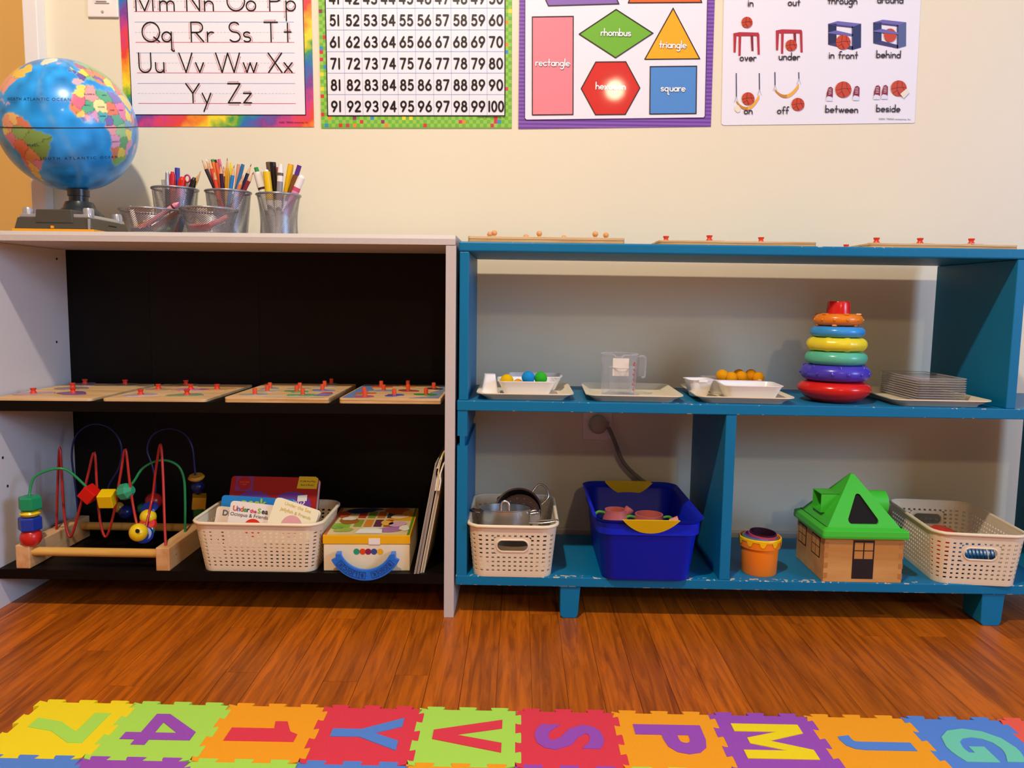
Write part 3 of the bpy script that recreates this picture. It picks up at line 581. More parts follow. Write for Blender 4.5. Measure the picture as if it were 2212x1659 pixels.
gm = mat('globe_map_print', '#ffffff', .28, coat=.3); an = gm.node_tree.nodes.new('ShaderNodeAttribute'); an.attribute_name = 'map'; gm.node_tree.links.new(an.outputs['Color'], gm.node_tree.nodes['Principled BSDF'].inputs['Base Color'])
gme.materials.append(gm); gb = obj('globe_ball', gme, None, gl, GC-gl.location)
obj('seam', MB().tube([sph(360*i/72, 0, 1.0) for i in range(72)], .0009, 6, 0, None, True), mat('black_seam', '#141414', .5), gb)
for s, lon, lat, sz, k in (('NORTH ATLANTIC OCEAN', -44, 22, 3.6, 1.25), ('SOUTH ATLANTIC OCEAN', -15, -27, 3.6, 1.6), ('BRAZIL', -52, -15, 2.6, 1.3), ('ALGERIA', 2, 27.5, 2.0, 1.2), ('MALI', -3, 18, 1.8, 1.3), ('NIGER', 9, 16.5, 1.8, 1.2), ('ANGOLA', 17, -12.5, 1.7, 1.1), ('CHAD', 19, 14, 1.6, 1.1), ('LIBYA', 17, 27, 1.7, 1.1), ('NIGERIA', 8, 9, 1.5, 1), ('SUDAN', 30, 14, 1.6, 1)):
    t = text_mb(s, sz, .02, 0, 'CENTER', 0, None, None, k); t.v = [tuple(sph(lon+x/max(.3, math.cos(math.radians(lat+y))), lat+y, 1.0035)) for x, y, z in t.v]
    obj('map_lettering', t, mat('map_ink', '#1d3a66', .5), gb)
gx, gy, gz = gl.location
def G(x0, x1, y0, y1, z0, z1, tp=0):                # tapered slab in room coordinates
    v = [(x0, y0, z0), (x1, y0, z0), (x1, y1, z0), (x0, y1, z0), (x0+tp, y0+tp*.4, z1), (x1-tp, y0+tp*.4, z1), (x1-tp, y1-tp, z1), (x0+tp, y1-tp, z1)]
    return MB().add(v, [(0, 3, 2, 1), (4, 5, 6, 7), (0, 1, 5, 4), (1, 2, 6, 5), (2, 3, 7, 6), (3, 0, 4, 7)])
M_gb = mat('dark_grey_plastic', '#4A463C', .45, bump=.1, bscale=800); M_sil = mat('silver_plastic', '#B9B9BC', .3, .55)
wob('base_trim', G(-.982, -.823, -.303, -.150, .7442, .7505), mat('orange_yellow_plastic', '#F2A31A', .4), gl, bevel=.001)
wob('base', G(-.9795, -.826, -.300, -.153, .7505, .7725, .006), M_gb, gl, bevel=.0015)
wob('deck', G(-.972, -.833, -.296, -.160, .7725, .7800, .003), M_sil, gl, bevel=.002)
wob('control_panel', G(-.938, -.864, -.3005, -.235, .762, .7880, .002), M_gb, gl, bevel=.002)
wob('corner_rib', G(-.8345, -.8305, -.3025, -.299, .7475, .7705), M_sil, gl, bevel=.0005)
for x, y in ((-.9605, -.283), (-.8425, -.283), (-.8425, -.175), (-.9605, -.175)):
    wob('knob', MB().lathe([(.0098, .7725), (.0098, .7895), (.0085, .792), (0.0001, .7925)], 24, 0, TR((x, y, 0))), M_sil, gl, smooth=40)
wob('switch', MB().box(-.9065, -.9015, -.3035, -.299, .7515, .7565), mat('orange_yellow_plastic'), gl, bevel=.0005)
wob('collar', MB().lathe([(.047, .7775), (.044, .788), (.031, .800), (.0255, .8125), (.0001, .813)], 28, 0, TR((-.9035, -.205, 0))), mat('charcoal_plastic', '#2B2E2E', .3), gl, smooth=50)
wob('neck', MB().lathe([(.0185, .810), (.0180, .824), (.0205, .8245), (.0205, .8375), (.0001, .838)], 20, 0, TR((-.905, -.204, 0))), mat('charcoal_plastic'), gl, smooth=40)
for r_ in range(3): wob('speaker_slot', MB().box(-.8305, -.8290, -.235, -.205, .7525+.005*r_, .7542+.005*r_), mat('hole_dark'), gl)
# ------------------------------------------------------------------ mesh cups and bowls
def wire_mat():
    m = bpy.data.materials.new('silver_wire_mesh'); m.use_nodes = True; nt = m.node_tree; L = nt.links.new; b = nt.nodes['Principled BSDF']; out = nt.nodes['Material Output']
    b.inputs['Base Color'].default_value = lin('#94959A')+[1]; b.inputs['Metallic'].default_value = .8; b.inputs['Roughness'].default_value = .38
    tc = nt.nodes.new('ShaderNodeTexCoord'); sx = nt.nodes.new('ShaderNodeSeparateXYZ'); L(tc.outputs['Object'], sx.inputs[0])
    def mth(op, a, c=None):
        n = nt.nodes.new('ShaderNodeMath'); n.operation = op
        for i, q_ in enumerate((a, c)):
            if q_ is None: continue
            if isinstance(q_, (int, float)): n.inputs[i].default_value = q_
            else: L(q_, n.inputs[i])
        return n.outputs[0]
    an_ = mth('MULTIPLY', mth('ARCTAN2', sx.outputs[1], sx.outputs[0]), 62/(2*PI)); zz = mth('MULTIPLY', sx.outputs[2], 300)
    w1 = mth('LESS_THAN', mth('FRACT', mth('ADD', an_, zz)), .37); w2 = mth('LESS_THAN', mth('FRACT', mth('SUBTRACT', an_, zz)), .37)
    k = mth('MAXIMUM', w1, w2); t = nt.nodes.new('ShaderNodeBsdfTransparent'); mx = nt.nodes.new('ShaderNodeMixShader')
    L(k, mx.inputs[0]); L(t.outputs[0], mx.inputs[1]); L(b.outputs[0], mx.inputs[2]); L(mx.outputs[0], out.inputs[0]); return m
M_wire = wire_mat(); M_rim = mat('silver_wire_rim', '#A0A2A8', .35, .8)
def mesh_pot(name, label, x, y, rt, rb, h, grp, waist=0):
    t = thing(name, label, 'cup' if 'cup' in name else 'bowl', (x, y, ztop(x)), (0, 0, 0), grp)
    n = 8; pr = [(rb+(rt-rb)*(i/n)-waist*math.sin(PI*i/n), .002+(h-.002)*i/n) for i in range(n+1)]
    obj('mesh_wall', MB().lathe(pr, 48, 0, None, False, False, False), M_wire, t, smooth=60)
    obj('rim', MB().tube([(rt*math.cos(2*PI*i/40), rt*math.sin(2*PI*i/40), h) for i in range(40)], .0024, 8, 0, None, True), M_rim, t, smooth=60)
    obj('base', MB().lathe([(.0001, .0004), (rb, .0004), (rb+.001, .003), (rb-.001, .003), (.0001, .0012)], 36), M_rim, t, smooth=40)
    return t
CUPS = {1: (-.7125, -.190, .0445, .036, .0985), 2: (-.6030, -.190, .0445, .036, .0935), 3: (-.5050, -.172, .0440, .039, .0905)}
mesh_pot('wire_mesh_cup', 'silver wire mesh cup of pens and a yellow pencil behind the crayon bowl', *CUPS[1], 'silver mesh desk cups')
mesh_pot('wire_mesh_cup', 'silver wire mesh cup packed with coloured pencils', *CUPS[2], 'silver mesh desk cups')
mesh_pot('wire_mesh_cup', 'silver wire mesh cup full of thick markers, slightly waisted', *CUPS[3], 'silver mesh desk cups', waist=.004)
BW1, BW2 = (-.7265, -.2720, .0560, .040, .0460), (-.6085, -.2780, .0540, .039, .0480)
mesh_pot('wire_mesh_bowl', 'low silver mesh bowl of crayons beside the globe', *BW1, 'silver mesh desk bowls')
mesh_pot('wire_mesh_bowl', 'low silver mesh bowl holding pink chalk in front of the pencil cup', *BW2, 'silver mesh desk bowls')
def stick(name, label, cat, base, top, segs, n=12, grp=None):
    """a rod made of parts: segs = (part, from, to, r0, r1, material) with from/to as fractions of the length"""
    base, top = Vector(base), Vector(top); L = (top-base).length
    t = thing(name, label, cat, base, (top-base).to_track_quat('Z', 'Y').to_euler(), grp)
    for nm_, a0, a1, r0, r1, mm in segs: obj(nm_, MB().lathe([(max(r0, 1e-4), a0*L), (max(r1, 1e-4), a1*L)], n), mm, t, smooth=35)
    return t
def colm(c): return mat('colour_'+c.strip('#'), c, .35)
M_wd = wood('pencil_wood', '#E3B98A', '#C9965F', 2, .6, 60, 5)
def in_cup(k, fx, fy, floor=.006):
    x, y, rt, rb, h = CUPS[k]; return (x+fx*rb*.8, y+fy*rb*.8, ztop(x)+floor)
def pencil(k, px, py, dy, fx, fy, c, label, tip=None, flat=False):
    x, y, *_ = CUPS[k]; tp = at(px, py, Y=y+dy); b_ = in_cup(k, fx, fy); L = (Vector(tp)-Vector(b_)).length; r = .0038
    if flat: s = [('barrel', 0, .965, r, r, colm(c)), ('end', .965, 1, r*.96, r*.9, colm(tip or c))]
    else:
        k1, k2 = 1-.021/L, 1-.006/L
        s = [('barrel', 0, k1, r, r, colm(c)), ('sharpened_wood', k1, k2, r, r*.3, M_wd), ('lead', k2, 1, r*.3, .0003, colm(tip or c))]
    stick('pencil', label, 'pencil', b_, tp, s, 6, 'coloured pencils in the mesh cup')
PL = [(436, 345, .0, .9, .0, '#2A1A2E', 'black pencil with silver-grey lead leaning out to the globe side', '#7d7d80', 0), (444.5, 342.5, .012, .8, .3, '#E9B79A', 'peach pencil with pale tip', '#F6E6D6', 0), (451, 343, -.01, .5, -.5, '#D9321E', 'red pencil with salmon tip', '#E0867A', 0),
      (458.6, 344.6, .02, .3, .6, '#E27A2A', 'orange pencil with a green end', '#3B8F34', 1), (467, 352, .004, .0, .2, '#E05A1C', 'plain orange pencil standing blunt end up', None, 1), (464.5, 345.5, .026, .2, .9, '#231722', 'black pencil blunt end up behind the orange one', None, 1), (473, 344, .018, .0, .8, '#D9607A', 'pink pencil blunt end up', None, 1),
      (462, 366, -.022, -.1, -.8, '#D8451F', 'short red-orange pencil, sharpened wood showing at the front', '#C06A32', 0), (476, 353, -.008, -.2, -.3, '#2B1230', 'dark purple pencil with mauve tip', '#7A5A86', 0), (491, 341, -.004, -.35, -.2, '#E0A11A', 'tallest yellow pencil with graphite point', '#4a4642', 0), (483, 359, .022, -.2, .6, '#5B3A2A', 'brown pencil low behind the yellow one', None, 0),
      (499, 352, .016, -.3, .5, '#F0DC3C', 'lemon yellow pencil blunt end up', None, 1), (506, 356.6, -.014, -.4, -.5, '#1F80C4', 'sky blue pencil with sharpened wood tip', '#6a5a72', 0), (515.6, 355, .02, -.3, .7, '#DF9A78', 'pale peach pencil blunt end up', None, 1), (525, 355, -.002, -.6, -.1, '#2B6E9E', 'slate blue pencil blunt end up leaning to the markers', None, 1),
      (526, 377, -.02, -.3, -.6, '#E8803C', 'short orange pencil with wood tip', None, 0), (543, 354, .006, -.75, .1, '#2B2340', 'navy pencil with dark tip leaning to the markers', '#3a2a22', 0), (548, 371, -.012, -.85, -.3, '#8E2733', 'dark red pencil leaning furthest to the markers', None, 0)]
for px, py, dy, fx, fy, c_, lb, tp_, fl_ in PL: pencil(2, px, py, dy, fx*.5, fy, c_, lb, tp_, fl_)
pencil(1, 434, 369, -.004, -.2, -.3, '#E8A51E', 'yellow pencil leaning out of the pen cup', '#c9906a'); pencil(1, 425.5, 380, .01, -.2, .3, '#E07A3A', 'orange pencil behind the black pen', None)
def pen(px, py, dy, fx, fy, label, segs):
    x, y, *_ = CUPS[1]; stick('pen', label, 'pen', in_cup(1, fx, fy), at(px, py, Y=y+dy), segs, 16, 'pens in the mesh cup')
pen(354, 388.6, -.005, -.6, 0, 'clear grey capped pen, shortest in the pen cup', [('barrel', 0, .6, .0045, .0045, colm('#9a9a98')), ('cap', .6, 1, .0052, .0050, mat('smoky_clear_cap', '#C9C9C6', .25, trans=.3))])
pen(361, 370.5, -.012, -.4, -.4, 'silver and black ball pen', [('barrel', 0, .72, .0050, .0050, colm('#26282B')), ('clip_section', .72, .98, .0050, .0034, M_sil), ('button', .98, 1, .003, .002, M_sil)])
pen(372.5, 371, -.006, -.1, -.3, 'crimson felt pen in the mesh cup', [('barrel', 0, .7, .0055, .0055, colm('#8E1420')), ('cap', .7, .96, .0060, .0058, colm('#C4202E')), ('cap_end', .96, 1, .004, .003, colm('#C4202E'))])
pen(383, 363, .012, -.1, .4, 'royal blue felt pen, tallest in the pen cup', [('barrel', 0, .7, .0050, .0050, colm('#3A3F9C')), ('cap', .7, 1, .0052, .0050, colm('#3A3F9C'))])
pen(395, 382, -.012, .1, -.5, 'bright red thick marker with clip', [('barrel', 0, .62, .0075, .0075, colm('#C41A12')), ('cap', .62, .94, .0082, .0078, colm('#D2200F')), ('cap_end', .94, 1, .0078, .004, colm('#D2200F'))])
pen(420.6, 383.5, -.006, .3, -.4, 'black marker leaning beside the yellow pencil', [('barrel', 0, .65, .0062, .0062, colm('#17110f')), ('cap', .65, .95, .0066, .0062, colm('#1d1614')), ('cap_end', .95, 1, .006, .003, colm('#1d1614'))])
x, y, *_ = CUPS[1]; sp_ = Vector(at(404.5, 386, Y=y+.008)); sc_ = thing('scissors', 'small pink-handled scissors standing in the pen cup', 'scissors', sp_)
obj('handle_loop', MB().tube([(.0055*math.cos(2*PI*i/20), 0, .0075*math.sin(2*PI*i/20)) for i in range(20)], .0018, 8, 0, None, True), colm('#B53A78'), sc_, smooth=60)
obj('blade', MB().box(-.003, .003, -.0006, .0006, -.070, -.008), M_sil, sc_)
def marker(px, py, dy, fx, fy, label, segs):
    x, y, *_ = CUPS[3]; stick('marker', label, 'marker', in_cup(3, fx, fy), at(px, py, Y=y+dy), segs, 18, 'markers in the mesh cup')
Wc, Gy = colm('#EDE7DF'), colm('#8F8D90')
marker(553, 362, -.002, -.25, 0, 'thick white glue-stick marker with a green tip leaning to the pencils', [('barrel', 0, .68, .0078, .0078, Wc), ('dark_band', .68, .71, .0081, .0081, colm('#3A2A22')), ('shoulder', .71, .93, .0088, .0085, Wc), ('tip', .93, 1, .0045, .0042, colm('#2F8F45'))])
marker(575, 367, -.014, -.2, -.4, 'bright yellow capped marker', [('barrel', 0, .55, .0070, .0070, Wc), ('cap', .55, .97, .0078, .0076, colm('#E9BE0E')), ('end', .97, 1, .005, .004, Wc)])
marker(581, 350.5, .014, -.3, .5, 'taupe brown capped marker behind the black one', [('barrel', 0, .5, .006, .006, Wc), ('cap', .5, 1, .0068, .0066, colm('#6E5440'))])
marker(589, 351, .0, .0, .1, 'black capped marker, tallest with the brown one', [('barrel', 0, .5, .006, .006, Wc), ('cap', .5, 1, .0066, .0066, colm('#1c1110'))])
marker(606.7, 355, -.012, .0, -.4, 'white marker with grey label and bands', [('barrel', 0, .5, .0060, .0060, Wc), ('label', .5, .76, .0062, .0060, Gy), ('band', .84, .88, .0061, .0061, colm('#6b5a52')), ('body_end', .76, .84, .006, .006, Wc), ('cap', .88, 1, .0060, .0045, Wc)])
marker(599, 362, .02, .1, .6, 'dull red marker peeping out behind the grey-labelled one', [('barrel', 0, .55, .0055, .0055, Wc), ('cap', .55, 1, .0058, .0058, colm('#B5353C'))])
marker(628.5, 355, .004, -.05, .2, 'golden yellow capped marker leaning to the wall chart side', [('barrel', 0, .52, .0060, .0060, Wc), ('cap', .52, .985, .0064, .0062, colm('#F2BE12')), ('end', .985, 1, .0062, .0055, colm('#E0862A'))])
marker(647, 357.5, -.006, -.15, -.1, 'brown marker with a purple end', [('barrel', 0, .5, .0062, .0062, Wc), ('cap', .5, .86, .0072, .0070, colm('#7B4A1F')), ('tip', .86, 1, .0048, .0048, colm('#5B2A8A'))])
marker(653.5, 379, -.008, -.1, -.3, 'white marker with pink label leaning furthest out', [('barrel', 0, .35, .0072, .0072, Wc), ('label', .35, .74, .0074, .0074, colm('#E58CC0')), ('band', .74, .80, .0076, .0076, colm('#D2506A')), ('cap', .80, .96, .0078, .0076, Wc), ('cap_end', .96, 1, .0076, .005, Wc)])
def crayon(b, k, lb, c_, p0, p1, rad=.0042):
    x, y = b[0], b[1]; z = ztop(x); stick('crayon', lb, 'crayon', (x+p0[0], y+p0[1], z+p0[2]), (x+p1[0], y+p1[1], z+p1[2]), [('wrapper', 0, .82, rad, rad, colm(c_)), ('band', .82, .86, rad*1.02, rad*1.02, colm('#4a2a2a')), ('shoulder', .86, .93, rad, rad, colm(c_)), ('point', .93, 1, rad*.75, rad*.3, colm(c_))], 14, 'crayons in the mesh bowl')
crayon(BW1, 0, 'pink crayon sticking out over the bowl rim', '#E8899A', (-.012, -.02, .008), (.058, -.004, .062), .0048)
crayon(BW1, 0, 'orange crayon beneath the pink one', '#EC7A36', (.000, -.008, .006), (.060, .012, .053), .0046)
crayon(BW1, 0, 'pale beige crayon lying high in the bowl', '#E2CDB4', (-.020, .015, .024), (.045, .012, .044), .0046)
crayon(BW1, 0, 'navy crayon lying at the bottom', '#2A3560', (-.030, -.015, .007), (.015, -.026, .008))
crayon(BW1, 0, 'mauve crayon lying at the bottom', '#B0709A', (-.033, .005, .008), (.010, -.022, .017))
crayon(BW1, 0, 'burnt orange crayon across the bowl', '#D9772E', (-.035, .004, .012), (-.004, .022, .028))
crayon(BW1, 0, 'grey-green crayon at the wall side', '#7C9A72', (-.005, .025, .008), (.035, .008, .012))
crayon(BW1, 0, 'white crayon standing against the rim', '#EDE6DC', (-.030, .006, .009), (-.046, .014, .056), .0046)
stick('chalk', 'long pink chalk stick slanting up inside the low bowl', 'chalk', (BW2[0]-.004, BW2[1]-.018, ztop(-.6)+.011), (BW2[0]+.040, BW2[1]-.010, ztop(-.6)+.034), [('stick', 0, 1, .0058, .0050, colm('#F0808A'))], 16, 'chalk in the mesh bowl')
stick('chalk', 'thick rose chalk block lying flat in the low bowl', 'chalk', (BW2[0]-.030, BW2[1]-.014, ztop(-.6)+.012), (BW2[0]+.008, BW2[1]-.024, ztop(-.6)+.012), [('stick', 0, 1, .0075, .0075, colm('#E8747E'))], 16, 'chalk in the mesh bowl')
stick('chalk', 'white chalk stick at the wall side of the low bowl', 'chalk', (BW2[0]-.032, BW2[1]+.012, ztop(-.6)+.012), (BW2[0]+.020, BW2[1]+.024, ztop(-.6)+.030), [('stick', 0, 1, .0062, .0060, colm('#EFEAE4'))], 16, 'chalk in the mesh bowl')
# ------------------------------------------------------------------ peg puzzles
M_ply = wood('birch_plywood', '#E2BE8C', '#CDA066', 0, .5, 30, 6); M_ply2 = wood('plywood_edge', '#D9AE72', '#B5803F', 0, .55, 25, 6)
M_peg = mat('red_peg_plastic', '#D93A20', .35); M_peg2 = mat('orange_red_peg', '#E2512A', .4); M_nat = mat('natural_wood_knob', '#D9A066', .4)
def blob(cx, cy, rx, ry, n=18, j=.22, rot=0, seed=0):
    r = random.Random(seed); ph = [r.random()*6.28 for _ in range(3)]; p = []
    for i in range(n):
        a = 2*PI*i/n; k = 1+j*(math.sin(2*a+ph[0])+.6*math.sin(3*a+ph[1])+.4*math.sin(5*a+ph[2])); x, y = rx*k*math.cos(a), ry*k*math.sin(a)
        p.append((cx+x*math.cos(rot)-y*math.sin(rot), cy+x*math.sin(rot)+y*math.cos(rot)))
    return p
SPOOL = [(.0062, 0), (.0060, .002), (.0042, .0045), (.0042, .006), (.0058, .0085), (.0058, .0105), (.0001, .0108)]
CYL = [(.0042, 0), (.0042, .0115), (.0036, .012), (.0001, .012)]; BALL = [(.0035, 0), (.003, .003)]+[(max(1e-4, .0056*math.sin(a)), .0075-.0056*math.cos(a)) for a in [PI*(.25+.75*i/8) for i in range(9)]]
def puzzle(label, x0, x1, y0, y1, z, th, pegs, cols, knob, kmat, prs=(.018, .013), slope=0, rotz=0, edge=None, printed=None, grp='peg puzzles on the black shelf', seed=1):
    cx, cy = (x0+x1)/2, (y0+y1)/2; t = thing('peg_puzzle', label, 'puzzle', (cx, cy, z), (0, -slope, rotz), grp); w, d = x1-x0, y1-y0; pm = None
    if th > .008:
        obj('backing_board', MB().prism(rrect(w, d, .006), 0, th*.48), M_ply2, t, bevel=.0006); obj('top_board', MB().prism(rrect(w, d, .006), th*.53, th), M_ply, t, bevel=.0006)
        obj('glue_line', MB().prism(rrect(w-.002, d-.002, .006), th*.47, th*.54), mat('dark_glue', '#6b4420', .8), t)
    else: obj('top_board', MB().prism(rrect(w, d, .008), 0, th), M_ply, t, bevel=.0006)
    if printed: 
        for k, (pts, c_) in enumerate(printed): obj('printed_patch', MB().poly([(px-cx, py-cy, th+.0003+.0001*k) for px, py in pts]), colm(c_), t)
    for k, (px, py) in enumerate(pegs):
        c_ = cols[k % len(cols)]; pc_ = obj('piece', MB().prism(blob(0, 0, prs[0]*(.85+.3*random.random()), prs[1], 18, .2, random.uniform(-.3, .3), seed*31+k), 0, .0016), [colm(c_)], t, (px-cx, py-cy, th)); 
        if pm is None: pm = obj('knob', MB().lathe(knob, 16), kmat, pc_, (0, 0, .0016), smooth=40).data
        else: obj('knob', pm, None, pc_, (0, 0, .0016))
    return t
puzzle('thin plywood peg puzzle with red spool knobs, nearest the bookcase side panel', -1.020, -.826, -.332, -.062, zmid(-.923), .0052, [(-.981, -.263), (-.957, -.165), (-.9065, -.2522), (-.975, -.085), (-.8824, -.0886), (-.865, -.18)][:5], ['#B58E92', '#8C7E78', '#7E5A8C', '#9A8B94', '#9A9070'], SPOOL, M_peg, (.030, .026), .0076, seed=1)
puzzle('thin plywood peg puzzle with six red spool knobs beside a thicker puzzle', -.806, -.604, -.331, -.062, zmid(-.705), .0054, [(-.7583, -.2728), (-.7678, -.1755), (-.745, -.090), (-.6989, -.1747), (-.6669, -.2686), (-.645, -.1679)], ['#B9A6A8', '#B79A74', '#B59A62', '#C78C9C', '#8E9A72', '#CDA060'], SPOOL, M_peg, (.030, .026), .0076, seed=2)
puzzle('thick pale peg puzzle with nine orange pegs and small printed pieces', -.568, -.366, -.332, -.076, zmid(-.467), .0102, [(-.5224, -.2904), (-.5159, -.2343), (-.526, -.185), (-.4553, -.2342), (-.4626, -.1848), (-.4266, -.293), (-.4082, -.2113), (-.4203, -.1435), (-.418, -.092)], ['#A9A49A', '#B9AE96', '#A8A090', '#6E9A66', '#B2A78A', '#6FA070', '#8088B0', '#B0A890', '#A29A88'], CYL, M_peg2, (.024, .017), .0076, seed=3,
       printed=[([(-.495, -.325), (-.455, -.325), (-.455, -.314), (-.495, -.314)], '#C9C4BA'), ([(-.450, -.325), (-.410, -.325), (-.410, -.314), (-.450, -.314)], '#C9C4BA'), ([(-.405, -.325), (-.378, -.325), (-.378, -.314), (-.405, -.314)], '#C9C4BA'), ([(-.405, -.30), (-.375, -.30), (-.373, -.262), (-.40, -.262)], '#7C84B4'), ([(-.40, -.262), (-.375, -.262), (-.38, -.240), (-.40, -.240)], '#C4503E')])
puzzle('sea animal peg puzzle with blue printed corners and orange pegs beside the taupe panel', -.346, -.150, -.332, -.082, zmid(-.248), .0104, [(-.300, -.312), (-.311, -.262), (-.299, -.1352), (-.2807, -.2111), (-.2466, -.286), (-.2433, -.120), (-.2309, -.2043), (-.1855, -.2703), (-.1816, -.1633)], ['#B05A6A', '#C86A32', '#C8542A', '#8E98A8', '#4A559C', '#C47A3C', '#9A4640', '#3F8A4C', '#5A3440'], CYL, M_peg2, (.021, .014), .0076, seed=4,
       printed=[([(-.342, -.326), (-.300, -.326), (-.318, -.25), (-.305, -.19), (-.322, -.13), (-.335, -.09), (-.343, -.09)], '#6E8CC0'), ([(-.215, -.326), (-.155, -.326), (-.155, -.090), (-.178, -.10), (-.165, -.18), (-.182, -.23), (-.172, -.29)], '#8494A6'), ([(-.335, -.090), (-.325, -.120), (-.270, -.098), (-.180, -.094), (-.155, -.088)], '#8494A6')])
Z1 = .7358
puzzle('plywood puzzle with round natural wood knobs on the teal shelf top', -.1011, .1967, -.318, -.085, Z1, .0112, [(-.0521, -.282), (-.062, -.250), (.0352, -.282), (.010, -.20), (.088, -.19), (.1432, -.287), (.166, -.268)], ['#D9B88A', '#CFA878'], BALL, M_nat, (.02, .016), grp='knob puzzles on the teal shelf top', seed=5)
puzzle('thin plywood puzzle with small red knobs in the middle of the teal shelf top', .2624, .5599, -.318, -.095, Z1, .0085, [(.285, -.26), (.363, -.29), (.470, -.265), (.40, -.15)], ['#D9B88A', '#C9A078'], SPOOL, M_peg, (.02, .016), grp='knob puzzles on the teal shelf top', seed=6)
puzzle('pale plywood puzzle with three red knobs at the end of the teal shelf top', .6598, .9391, -.318, -.075, Z1, .0085, [(.684, -.29), (.765, -.295), (.860, -.30), (.70, -.11)], ['#D9B88A', '#C9A078'], SPOOL, M_peg, (.02, .016), grp='knob puzzles on the teal shelf top', seed=7)
# ------------------------------------------------------------------ bead maze
bz = zbot(-.84); mz = thing('bead_maze', 'wooden bead maze with red, green and dark blue wires on the black bottom shelf', 'toy', (-.84, -.225, bz))
M_bee = wood('beech_wood', '#E0B07A', '#C78F54', 1, .5, 28, 8); M_dow = wood('dowel_wood', '#E2B45E', '#CF9A44', 0, .45, 28, 8)
for x0, x1 in ((-.9905, -.9625), (-.7120, -.6850)): wob('end_block', MB().box(x0, x1, -.331, -.112, bz, .1310), M_bee, mz, bevel=.002)
wob('dowel', MB().lathe([(.0088, -.9625), (.0088, -.7120)], 20, 0, TR((0, -.317, .1150)) @ RY(PI/2)), M_dow, mz, smooth=40)
wob('dowel', MB().lathe([(.0088, -.9625), (.0088, -.7120)], 20, 0, TR((0, -.140, .1150)) @ RY(PI/2)), M_dow, mz, smooth=40)
wob('screw', MB().lathe([(.0028, 0), (.0001, .0006)], 12, 0, TR((-.6850, -.30, .109)) @ RY(PI/2)), M_sil, mz)
def wire(name, pts, c_, r, ys):
    n = len(pts); W3 = []
    for i, p in enumerate(pts):
        Y = np.interp(i/(n-1), [a for a, _ in ys], [b_ for _, b_ in ys]); W3.append(at(p[0], p[1], Y=Y))
    wob(name, MB().tube(bez(W3, 5), r, 8), mat('wire_'+c_.strip('#'), c_, .3), mz, smooth=70); return W3
wire('red_wire', [(122, 1146), (124, 1060), (129, 967), (135, 1060), (141, 1130), (152, 1160), (166, 1122), (188, 1035), (204, 977), (210, 1060), (217, 1128), (229, 1160), (245, 1112), (261, 1022), (271, 970), (280, 1040), (289, 1100), (300, 1146), (312, 1148), (322, 1108), (330, 1070), (338, 1005), (347, 960), (352, 1020), (355, 1110), (358, 1182)], '#B52A20', .0026, [(0, -.223), (.65, -.27), (.7, -.30), (.8, -.24), (.9, -.26), (1, -.318)])
wire('green_wire', [(64, 1085), (64, 1066), (72, 1034), (95, 1019), (128, 1012), (152, 1020), (185, 1050), (205, 1069), (233, 1074), (262, 1066), (287, 1043), (310, 1010), (348, 994), (382, 1004), (397, 1033), (400, 1085), (400, 1151)], '#1F8A4C', .0026, [(0, -.318), (.4, -.27), (1, -.224)])
wire('blue_wire', [(170, 1118), (163, 1050), (155, 985), (165, 940), (200, 916), (240, 926), (262, 962), (258, 1008), (235, 1050), (234, 1085), (255, 1102), (290, 1105), (320, 1092), (336, 1060), (330, 1010), (318, 972), (330, 940), (362, 926), (396, 935), (415, 965), (421, 1015), (428, 1080), (432, 1128)], '#23265C', .0022, [(0, -.125), (1, -.125)])
def bead(kind, px, py, Y, c_, s, rot=(0, 0, 0), sz=1):
    p = at(px, py, Y=Y); R = RZ(rot[2]) @ RY(rot[1]) @ RX(rot[0]); T = TR(p) @ R; mb = MB(); sm = None; bv = 0
    if kind == 'sphere': mb.sphere((0, 0, 0), s, 20, 12, 0, T, sz); sm = 80
    elif kind == 'disc': mb.lathe([(.0001, -s*.28), (s*.8, -s*.26), (s, 0), (s*.8, s*.26), (.0001, s*.28)], 22, 0, T); sm = 50
    elif kind == 'hex': mb.lathe([(.0001, -s*.62), (s*.9, -s*.62), (s, -s*.5), (s, s*.5), (s*.9, s*.62), (.0001, s*.62)], 6, 0, T)
    elif kind == 'cube': mb.box(-s, s, -s, s, -s, s, 0, T); bv = .0016
    elif kind == 'gem': mb.lathe([(s*.4, -s), (s*.95, -s*.4), (s*.95, s*.4), (s*.4, s)], 8, 0, T)
    wob('bead', mb, mat('bead_'+c_.strip('#'), c_, .28), mz, smooth=sm, bevel=bv)
bead('sphere', 67, 1160, -.318, '#C9251F', .0200); bead('hex', 65, 1130, -.318, '#1C3A9A', .0215, (0, 0, .3)); bead('disc', 65, 1108, -.318, '#EBC81A', .0190); bead('hex', 65, 1086, -.318, '#17915F', .0212, (0, 0, .2))
bead('cube', 194, 1067, -.272, '#D01A12', .0138, (.1, .75, 0)); bead('cube', 232, 1077, -.268, '#F0C80E', .0145, (.35, 0, .1)); bead('gem', 271, 1062, -.262, '#2F9A6E', .0180, (.3, 1.3, .2))
bead('sphere', 256, 1096, -.125, '#C98A2A', .0120); bead('sphere', 271, 1106, -.125, '#1D2560', .0150); bead('sphere', 309, 1098, -.125, '#1F7A4A', .0125); bead('sphere', 332, 1082, -.125, '#B5241C', .0185)
bead('disc', 323, 1097, -.245, '#1D2C7A', .0175, (.5, 0, 0)); bead('sphere', 320, 1117, -.255, '#EBC81A', .0165); bead('disc', 319, 1132, -.268, '#C9251F', .0175, (.7, .3, 0)); bead('disc', 315, 1146, -.278, '#17855F', .0170, (.8, .4, 0)); bead('disc', 311, 1155, -.288, '#1C3A9A', .0185, (.9, .4, 0)); bead('sphere', 299, 1150, -.302, '#EBC81A', .0180)
